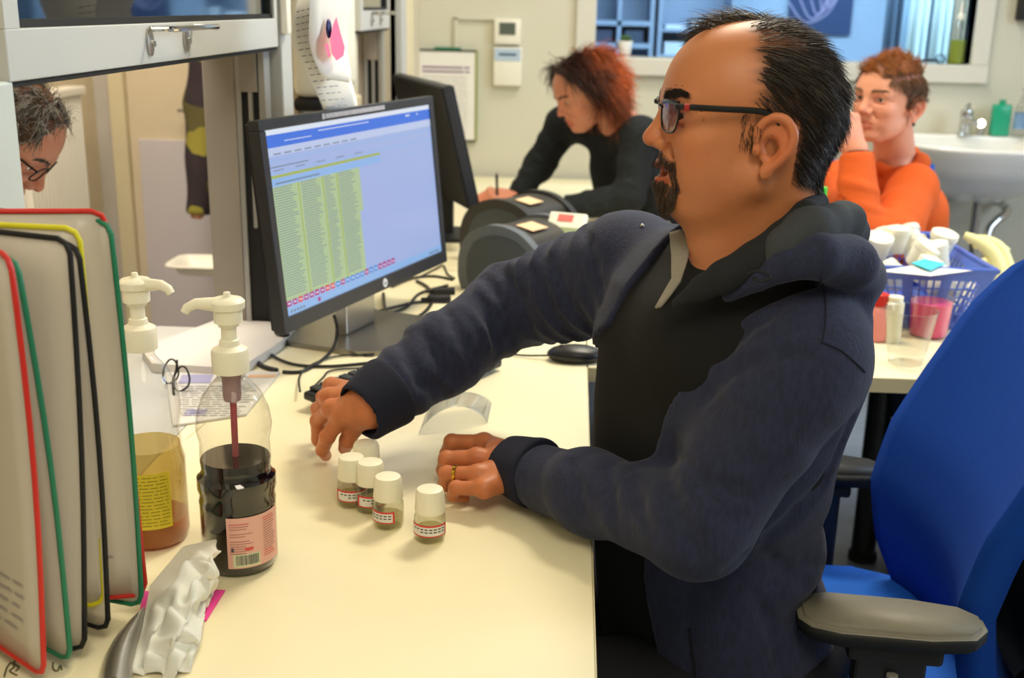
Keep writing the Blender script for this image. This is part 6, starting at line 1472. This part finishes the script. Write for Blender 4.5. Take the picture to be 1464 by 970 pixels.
def figure(T, Mh, g, NB_, S, E_, W_, hands, pel, hips, kn, an, skinm, topm, trm, rs=(.058, .048, .036), face=None, hairmask=None, haircol=(.1, .05, .03), hr_=.0028, tr_=.010, neckr=.05, skinbase=(1, 1, 1), folds=True, torsor=.10, sl_end=.0, collar=None, lip=(.75, .42, .4), open_=.0006, fem=0):
    hf_ = field(head_prims(g, open_, fem, .93, .0026 if fem else .0040)); nk = [('c', Mh @ Vector((-.02*g, 0, -.01)), NB_, neckr*.92, neckr, .03)]; nkf = field(nk)
    V1_, Q1_ = nets(lambda p: smin(hf_(p), nkf(toW(Mh, p).astype(np.float32)), .018), (-.115*g, -.1*g, -.16*g), (.125*g, .1*g, .15*g), hr_)
    parts = [(toW(Mh, V1_), Q1_, skin_col(V1_, g, skinbase, hairmask, haircol, 0, lip))]
    hp__ = []
    for hh, w_, e_ in zip(hands, W_, E_):
        if hh is None: continue
        pr = hand_prims(w_, .024*g, *hh, g)+[('c', e_, w_, .036, .025, .01)]
        bb = bbox(hh[0]+hh[1]+hh[2]+hh[3]+hh[4]+[w_, Vector(w_).lerp(Vector(e_), .2)], .04); v, q = nets(field(pr), bb[0], bb[1], .0024)
        parts.append((v, q, np.tile([[1, .9, .87]], (len(v), 1))*np.array([skinbase])))
    c0_, c1_ = Vector(NB_), Vector(pel); L_ = (Vector(S[0])-Vector(S[1])).normalized(); mid = c0_.lerp(c1_, .28)
    def trunk(r): return [('c', mid+L_*.075, c1_+L_*.06, r, r*1.02, .05), ('c', mid-L_*.075, c1_-L_*.06, r, r*1.02, .05), ('c', c0_+Vector((0, 0, -.035)), S[0], r*.48, r*.56, .05), ('c', c0_+Vector((0, 0, -.035)), S[1], r*.48, r*.56, .05)]
    inner = trunk(torsor*.86)+nk
    for k in range(2): inner += [('c', S[k], E_[k], rs[0]*.75, rs[1]*.72, .03), ('c', E_[k], W_[k], rs[1]*.72, .026, .02), ('c', hips[k], kn[k], .075, .052, .04), ('c', kn[k], an[k], .05, .036, .02)]
    bb = bbox([c0_, c1_, *S, *E_, *W_, *hips, *kn, *an], .13); v, q = nets(field(inner), bb[0], bb[1], tr_*1.6)
    parts.append((v, q, np.tile([skinbase], (len(v), 1))))
    VV = np.concatenate([a for a, b, c in parts]); o_ = np.cumsum([0]+[len(a) for a, b, c in parts]); QQ = np.concatenate([b+o_[i] for i, (a, b, c) in enumerate(parts)]); CC = np.concatenate([c for a, b, c in parts])
    npmesh('body', VV, QQ, skinm, T, CC)
    top = trunk(torsor)
    for k in range(2):
        w2 = Vector(W_[k]).lerp(Vector(E_[k]), sl_end)
        top += [('c', S[k], E_[k], rs[0], rs[1], .03), ('c', E_[k], w2, rs[1], rs[2], .02)]
        if folds: top += [('d', fold(S[k], E_[k], 17, .004, 1.5, k, k), 0), ('d', fold(E_[k], w2, 17, .0045, 1.5, k+1, k+3), 0)]
    top += [('d', lump(.003, 28, 2), 0)]
    for k in range(2):
        w2 = Vector(W_[k]).lerp(Vector(E_[k]), sl_end); ax = (Vector(W_[k])-Vector(E_[k])).normalized(); cp_ = cutplane(w2, ax); c_ = A3(w2)
        top += [('&f', (lambda p, cp_=cp_, c_=c_: np.where(((p-c_)**2).sum(1) < .0081, cp_(p), -1)), .003)]
    if collar: top += collar
    top += [('-c', Mh @ Vector((-.02*g, 0, -.02)), NB_+Vector((0, 0, .0)), neckr+.002, neckr+.004, .006)]
    bb = bbox([c0_, c1_, *S, *E_, *W_], .13); v, q = nets(field(top), bb[0], bb[1], tr_*.62); npmesh('top', v, q, topm, T)
    tr = []
    for k in range(2): tr += [('c', hips[k], kn[k], .088, .064, .05), ('c', kn[k], an[k], .06, .05, .02)]
    bb = bbox([*hips, *kn, *an], .11); v, q = nets(field(tr+[('d', lump(.004, 30, 2), 0)]), bb[0], bb[1], tr_*1.3); npmesh('trousers', v, q, trm, T)
    for k in range(2):
        f_ = (Vector(kn[k])-Vector(hips[k])); f_.z = 0; f_ = f_.normalized() if f_.length > .05 else Vector((.8, -.6, 0))
        a = Vector(an[k]); v, q = nets(field([('c', a+Vector((0, 0, -.03)), a+f_*.13+Vector((0, 0, -.045)), .046, .036, .02)]), a+Vector((-.2, -.2, -.09)), a+Vector((.2, .2, .05)), .012); npmesh('shoe', v, q, M['blackm'], T)
    return V1_, Q1_, hf_
# ---- woman writing
Tw = thing('person', (.12, 3.42, .45), 'woman with dark and copper hair in dark knitted top, bent over writing', 'person')
Mw = headframe(P(842, 143, Y=3.40), (-.80, -.34, -.50), (-.25, -.08, 1)); gw = .96
NBw = P(893, 178, Y=3.46)
Sw = [P(915, 196, Y=3.33), P(808, 178, Y=3.62)]; Ew = [P(900, 283, Y=3.27), P(768, 240, Y=3.60)]; Ww = [P(808, 297, Y=3.27), P(738, 283, Y=3.52)]
hwL = autohand(Ww[0], P(770, 294, Y=3.27)-Ww[0], (0, -.3, 1), 1, (25, 30, 20), .95); hwR = autohand(Ww[1], P(712, 280, Y=3.50)-Ww[1], (-.1, -.5, 1), -1, (45, 45, 25), .95)
KNIT = mat('dark_knit', '1c2023', .95, var=.95, vs=85, bump=.7, bs=110)
SKW = SKB
def wmask(x, y, z):
    f = .056-.45*np.clip(.10-z, 0, 1)-.15*np.abs(y)
    return ((x < f) & (z > -.035+.0*x)).astype(float)*1.
V1_, Q1_, hfw = figure(Tw, Mw, gw, NBw, Sw, Ew, Ww, (hwL, hwR), Vector((.30, 3.55, .52)), [Vector((.28, 3.45, .5)), Vector((.26, 3.66, .5))], [Vector((-.05, 3.38, .53)), Vector((-.07, 3.68, .53))], [Vector((.0, 3.36, .09)), Vector((.0, 3.68, .09))], SKW, KNIT, M['blackm'], rs=(.056, .046, .036), hairmask=wmask, haircol=(.05, .02, .012), skinbase=(1, .93, .9), torsor=.098, lip=(.8, .35, .35), fem=1)
eyes(Tw, Mw, gw, (1, 0, -.35)); brows(Tw, Mw, gw, hfw, (.05, .025, .015), 120, r=.0006)
def wdir(L, rg):
    x, y, z = L.T; return np.stack([-.35+.0*x, np.sign(y+.01)*(.9-.3*np.clip(-z*8, 0, 1)), -.55-3*np.clip(.06-z, 0, .1)], 1)
def wcol(L, rg):
    x, y, z = L.T; r = rg.rand(len(L)); c = np.array([[.040, .013, .009]])*(.5+r[:, None]); red = 1/(1+np.exp(-((-x-.036+.5*np.clip(.04-z, 0, 1)+.018*np.sin(z*70+x*60))+.022*(r-.5))/.012)); k = np.array([[.78, .16, .028]])*(.4+.9*rg.rand(len(L), 1)); return c*(1-red[:, None])+k*red[:, None]
wh = field([('e', (-.010, 0, .050), (.094, .074, .090), 0), ('e', (-.036, 0, .028), (.066, .066, .072), .02)])
hair(Tw, Mw, V1_, Q1_, wmask, 6500, wdir, lambda L, rg: .075+.05*rg.rand(len(L)), .0013, wcol, 21, lift=.50, gk=.55, segs=7, g=gw, noise=.34, curl=.18)
# pen, paper
pn = P(712, 262, Y=3.48); pq = P(710, 284, Y=3.48)
pp_ = P(710, 250, Y=3.48); t = thing('pen', (pq.x, pq.y, pq.z-.01), 'dark pen held upright in the writing woman\'s hand', 'pen')
MB().tube([P(712, 288, Y=3.48), P(711, 282, Y=3.48), pp_], [.001, .004, .0045], 10).make('barrel', 'black', t, True)
MB().tube([pp_, pp_+Vector((0, 0, .008))], .0028, 8).make('button', 'steel', t, True)
pz_ = [P(x, y, Z=DZ+.003) for x, y in ((682, 299), (800, 318), (812, 304), (712, 288))]
tag(MB().prism([(p.x, p.y) for p in pz_], DZ+.0006, DZ+.003).make('writing_pad', 'paper'), 'white pad of paper the woman writes on', 'paper')
wc_ = simple_chair('desk_chair', 'dark chair the writing woman sits on', .36, 3.56, radians(-90)-.1, .95, 'blackm')
# ---- boy in orange sweater
Tb = thing('person', (.95, 2.98, .45), 'ginger-haired young man in orange sweater resting chin on his fist', 'person')
Mb = headframe(P(1268, 158, Y=2.90), (-.76, -.64, -.06), (.05, .0, 1)); gb = .97
NBb = P(1280, 236, Y=2.99); Sb = [P(1304, 272, Y=2.86), P(1205, 262, Y=3.08)]; Eb = [P(1278, 338, Y=2.70), P(1228, 332, Y=2.70)]; Wb = [P(1205, 335, Y=2.72), P(1224, 216, Y=2.765)]
hbR = autohand(Wb[1], P(1212, 180, Y=2.77)-Wb[1], (.35, -.9, .15), 1, (75, 85, 45), .98, .9); hbL = autohand(Wb[0], P(1170, 330, Y=2.74)-Wb[0], (0, -.2, 1), 1, (20, 25, 20), .95)
OR = mat('orange_sweater', 'd2581a', .9, var=.08, vs=200, bump=.25, bs=500)
def bmask(x, y, z):
    hl = .074-.9*np.clip(.100-z, 0, .06)-.1*np.clip(.04-z, 0, .1); return ((x < hl) & (z > np.where(x > .0, .012, np.where(x < -.045, -.03, .03)))).astype(float)
V1_, Q1_, hfb = figure(Tb, Mb, gb, NBb, Sb, Eb, Wb, (hbL, hbR), Vector((.89, 3.08, .55)), [Vector((.95, 3.02, .5)), Vector((.79, 3.08, .5))], [Vector((.86, 2.66, .52)), Vector((.64, 2.74, .52))], [Vector((.88, 2.68, .09)), Vector((.66, 2.78, .09))], SKB, OR, mat('jeans', '1d2740', .9), rs=(.062, .052, .042), hairmask=bmask, haircol=(.16, .07, .03), torsor=.088, neckr=.052, sl_end=.04, hr_=.0026,
   collar=[('c', NBb+Vector((-.05, -.05, .0)), NBb+Vector((.05, -.04, .012)), .022, .022, .02), ('c', NBb+Vector((.05, -.04, .012)), NBb+Vector((.05, .05, .02)), .022, .022, .02), ('c', NBb+Vector((.05, .05, .02)), NBb+Vector((-.05, .03, .01)), .022, .022, .02)])
eyes(Tb, Mb, gb, (1, .12, 0), mat('iris_hazel', '2b2418', .1)); brows(Tb, Mb, gb, hfb, (.22, .11, .05), 160, r=.0005)
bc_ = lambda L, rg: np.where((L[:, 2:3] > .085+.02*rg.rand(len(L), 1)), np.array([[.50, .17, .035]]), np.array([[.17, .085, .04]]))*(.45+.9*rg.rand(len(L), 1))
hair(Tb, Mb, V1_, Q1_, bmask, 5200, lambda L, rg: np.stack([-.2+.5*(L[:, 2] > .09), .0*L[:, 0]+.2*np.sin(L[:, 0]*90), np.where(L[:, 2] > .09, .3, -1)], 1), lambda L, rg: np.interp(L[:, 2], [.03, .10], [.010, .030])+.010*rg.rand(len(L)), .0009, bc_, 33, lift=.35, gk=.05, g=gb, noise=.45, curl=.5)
MB().ell(Mb @ Vector((-.004, .077, -.026)), .004, 12, 8).make('ear_stud', 'blackm', Tb, True, label='dark ear stud')
wb = Wb[1].lerp(Eb[1], .03); ax = (Wb[1]-Eb[1]).normalized()
MB().lathe([(.030, -.002), (.032, 0), (.030, .002), (.028, 0), (.030, -.002)], frame(wb, ax.orthogonal(), ax), 24, cap=False).make('wrist_band', 'blackm', Tb, True)
simple_chair('visitor_chair', 'blue chair whose back shows behind the orange sweater', 0.82, 3.10, radians(-6), P(1315, 234, Y=3.34).z, 'blueseat')
# ---- visitor with grey hair beyond the hatch
Tg = thing('person', (-1.0, 1.75, 0), 'grey-haired visitor at the left edge looking down beyond the hatch', 'person')
Mg = headframe(P(-22, 206, Y=1.78), (.62, .10, -.70), (.5, .05, 1)); NBg = Mg @ Vector((-.10, 0, -.13))
Sg_ = [NBg+Vector((-.10, .17, -.06)), NBg+Vector((.08, -.17, -.06))]; Eg = [Sg_[0]+Vector((.02, .06, -.28)), Sg_[1]+Vector((.02, -.05, -.28))]; Wg = [Eg[0]+Vector((.14, -.05, -.18)), Eg[1]+Vector((.12, .04, -.18))]
hg = [autohand(Wg[k], (.4, 0, -.9), (.5, (.8, -.8)[k], .2), (1, -1)[k], (15, 20, 15)) for k in range(2)]
gm_ = lambda x, y, z: ((x < .060-.5*np.clip(.10-z, 0, 1)) & (z > -.03+.4*np.clip(x+.03, 0, 1))).astype(float)
pz0 = NBg.z-.52
V1_, Q1_, hfg = figure(Tg, Mg, 1.0, NBg, Sg_, Eg, Wg, hg, Vector((NBg.x-.02, NBg.y, pz0)), [Vector((NBg.x-.02, NBg.y+.08, pz0-.03)), Vector((NBg.x, NBg.y-.08, pz0-.03))], [Vector((NBg.x+.03, NBg.y+.09, .40)), Vector((NBg.x+.05, NBg.y-.09, .40))], [Vector((NBg.x-.02, NBg.y+.09, .09)), Vector((NBg.x, NBg.y-.09, .09))], SKB, mat('grey_coat', '4a4a50', .9), TR, hairmask=gm_, haircol=(.10, .09, .08), folds=False, hr_=.003, tr_=.014)
eyes(Tg, Mg, 1.); brows(Tg, Mg, 1., hfg, (.12, .11, .10), 100, r=.0006)
gcol = lambda L, rg: np.array([[.24, .22, .18]])*(.25+1.3*rg.rand(len(L), 1))
hair(Tg, Mg, V1_, Q1_, gm_, 7000, lambda L, rg: np.stack([-.2+.0*L[:, 0], .3*np.sin(L[:, 2]*80), -.6+.0*L[:, 0]], 1), lambda L, rg: .028+.016*rg.rand(len(L)), .0007, gcol, 41, lift=.6, gk=.1, noise=.6, curl=.5)
for s in (1, -1):
    lp_ = catmull([Mg @ Vector(q) for q in ((.094, s*.010, .048), (.090, s*.045, .048), (.088, s*.05, .028), (.094, s*.02, .024))], 4, True); MB().tube(lp_, .0014, 6, closed=True).make('glasses_rim', GM, Tg, True)
    MB().tube([Mg @ Vector(q) for q in ((.088, s*.05, .045), (.0, s*.080, .042))], .0016, 6).make('glasses_temple', GM, Tg, True)
# ---- visitor in patterned jacket behind the post
Tp = thing('person', (-.90, 3.35, 0), 'visitor in brown and yellow patterned jacket behind the hatch post holding the tray', 'person')
NBp = Vector((-.905, 3.35, 1.43)); Mp_ = headframe(NBp+Vector((.0, 0, .17)), (.5, -.85, -.1))
Sp = [NBp+Vector((.15, .03, -.06)), NBp+Vector((-.13, -.05, -.06))]; Ep = [Vector((-.77, 3.28, 1.08)), NBp+Vector((-.17, -.06, -.36))]; Wp_ = [Vector((-.79, 3.09, .88)), NBp+Vector((-.19, -.10, -.68))]
hp2 = [autohand(Wp_[0], (-.1, -.5, -.05), (.6, .1, .8), 1, (20, 25, 15), .9), None]
PAT = bpy.data.materials.new('patterned_cloth'); PAT.use_nodes = True; nt = PAT.node_tree; vo = nt.nodes.new('ShaderNodeTexVoronoi'); vo.inputs['Scale'].default_value = 14; tc = nt.nodes.new('ShaderNodeTexCoord'); cr_ = nt.nodes.new('ShaderNodeValToRGB')
nt.links.new(tc.outputs['Object'], vo.inputs['Vector']); nt.links.new(vo.outputs['Color'], cr_.inputs[0]); nt.links.new(cr_.outputs[0], nt.nodes['Principled BSDF'].inputs['Base Color']); nt.nodes['Principled BSDF'].inputs['Roughness'].default_value = .9
e_ = cr_.color_ramp.elements; e_[0].color = lin('2c2226')+(1,); e_[1].color = lin('8a8230')+(1,); e_[0].position = .70; e_[1].position = .80
gm2 = lambda x, y, z: ((x < .04-.35*np.clip(.10-z, 0, 1)) & (z > -.03)).astype(float)
V1_, Q1_, hfp = figure(Tp, Mp_, 1.0, NBp, Sp, Ep, Wp_, hp2, Vector((-.895, 3.37, .93)), [Vector((-.82, 3.37, .88)), Vector((-.97, 3.33, .88))], [Vector((-.82, 3.33, .48)), Vector((-.97, 3.29, .48))], [Vector((-.82, 3.39, .09)), Vector((-.97, 3.35, .09))], SKB, PAT, mat('navy_trousers', '1b2234', .9), hairmask=gm2, torsor=.09, folds=False, hr_=.004, tr_=.014)
eyes(Tp, Mp_, 1.)
hair(Tp, Mp_, V1_, Q1_, gm2, 1500, lambda L, rg: np.stack([-.3+.0*L[:, 0], 0*L[:, 0], -.8+.0*L[:, 0]], 1), lambda L, rg: .03+.02*rg.rand(len(L)), .0009, lambda L, rg: np.array([[.06, .035, .02]])*(.5+rg.rand(len(L), 1)), 51, lift=.4)
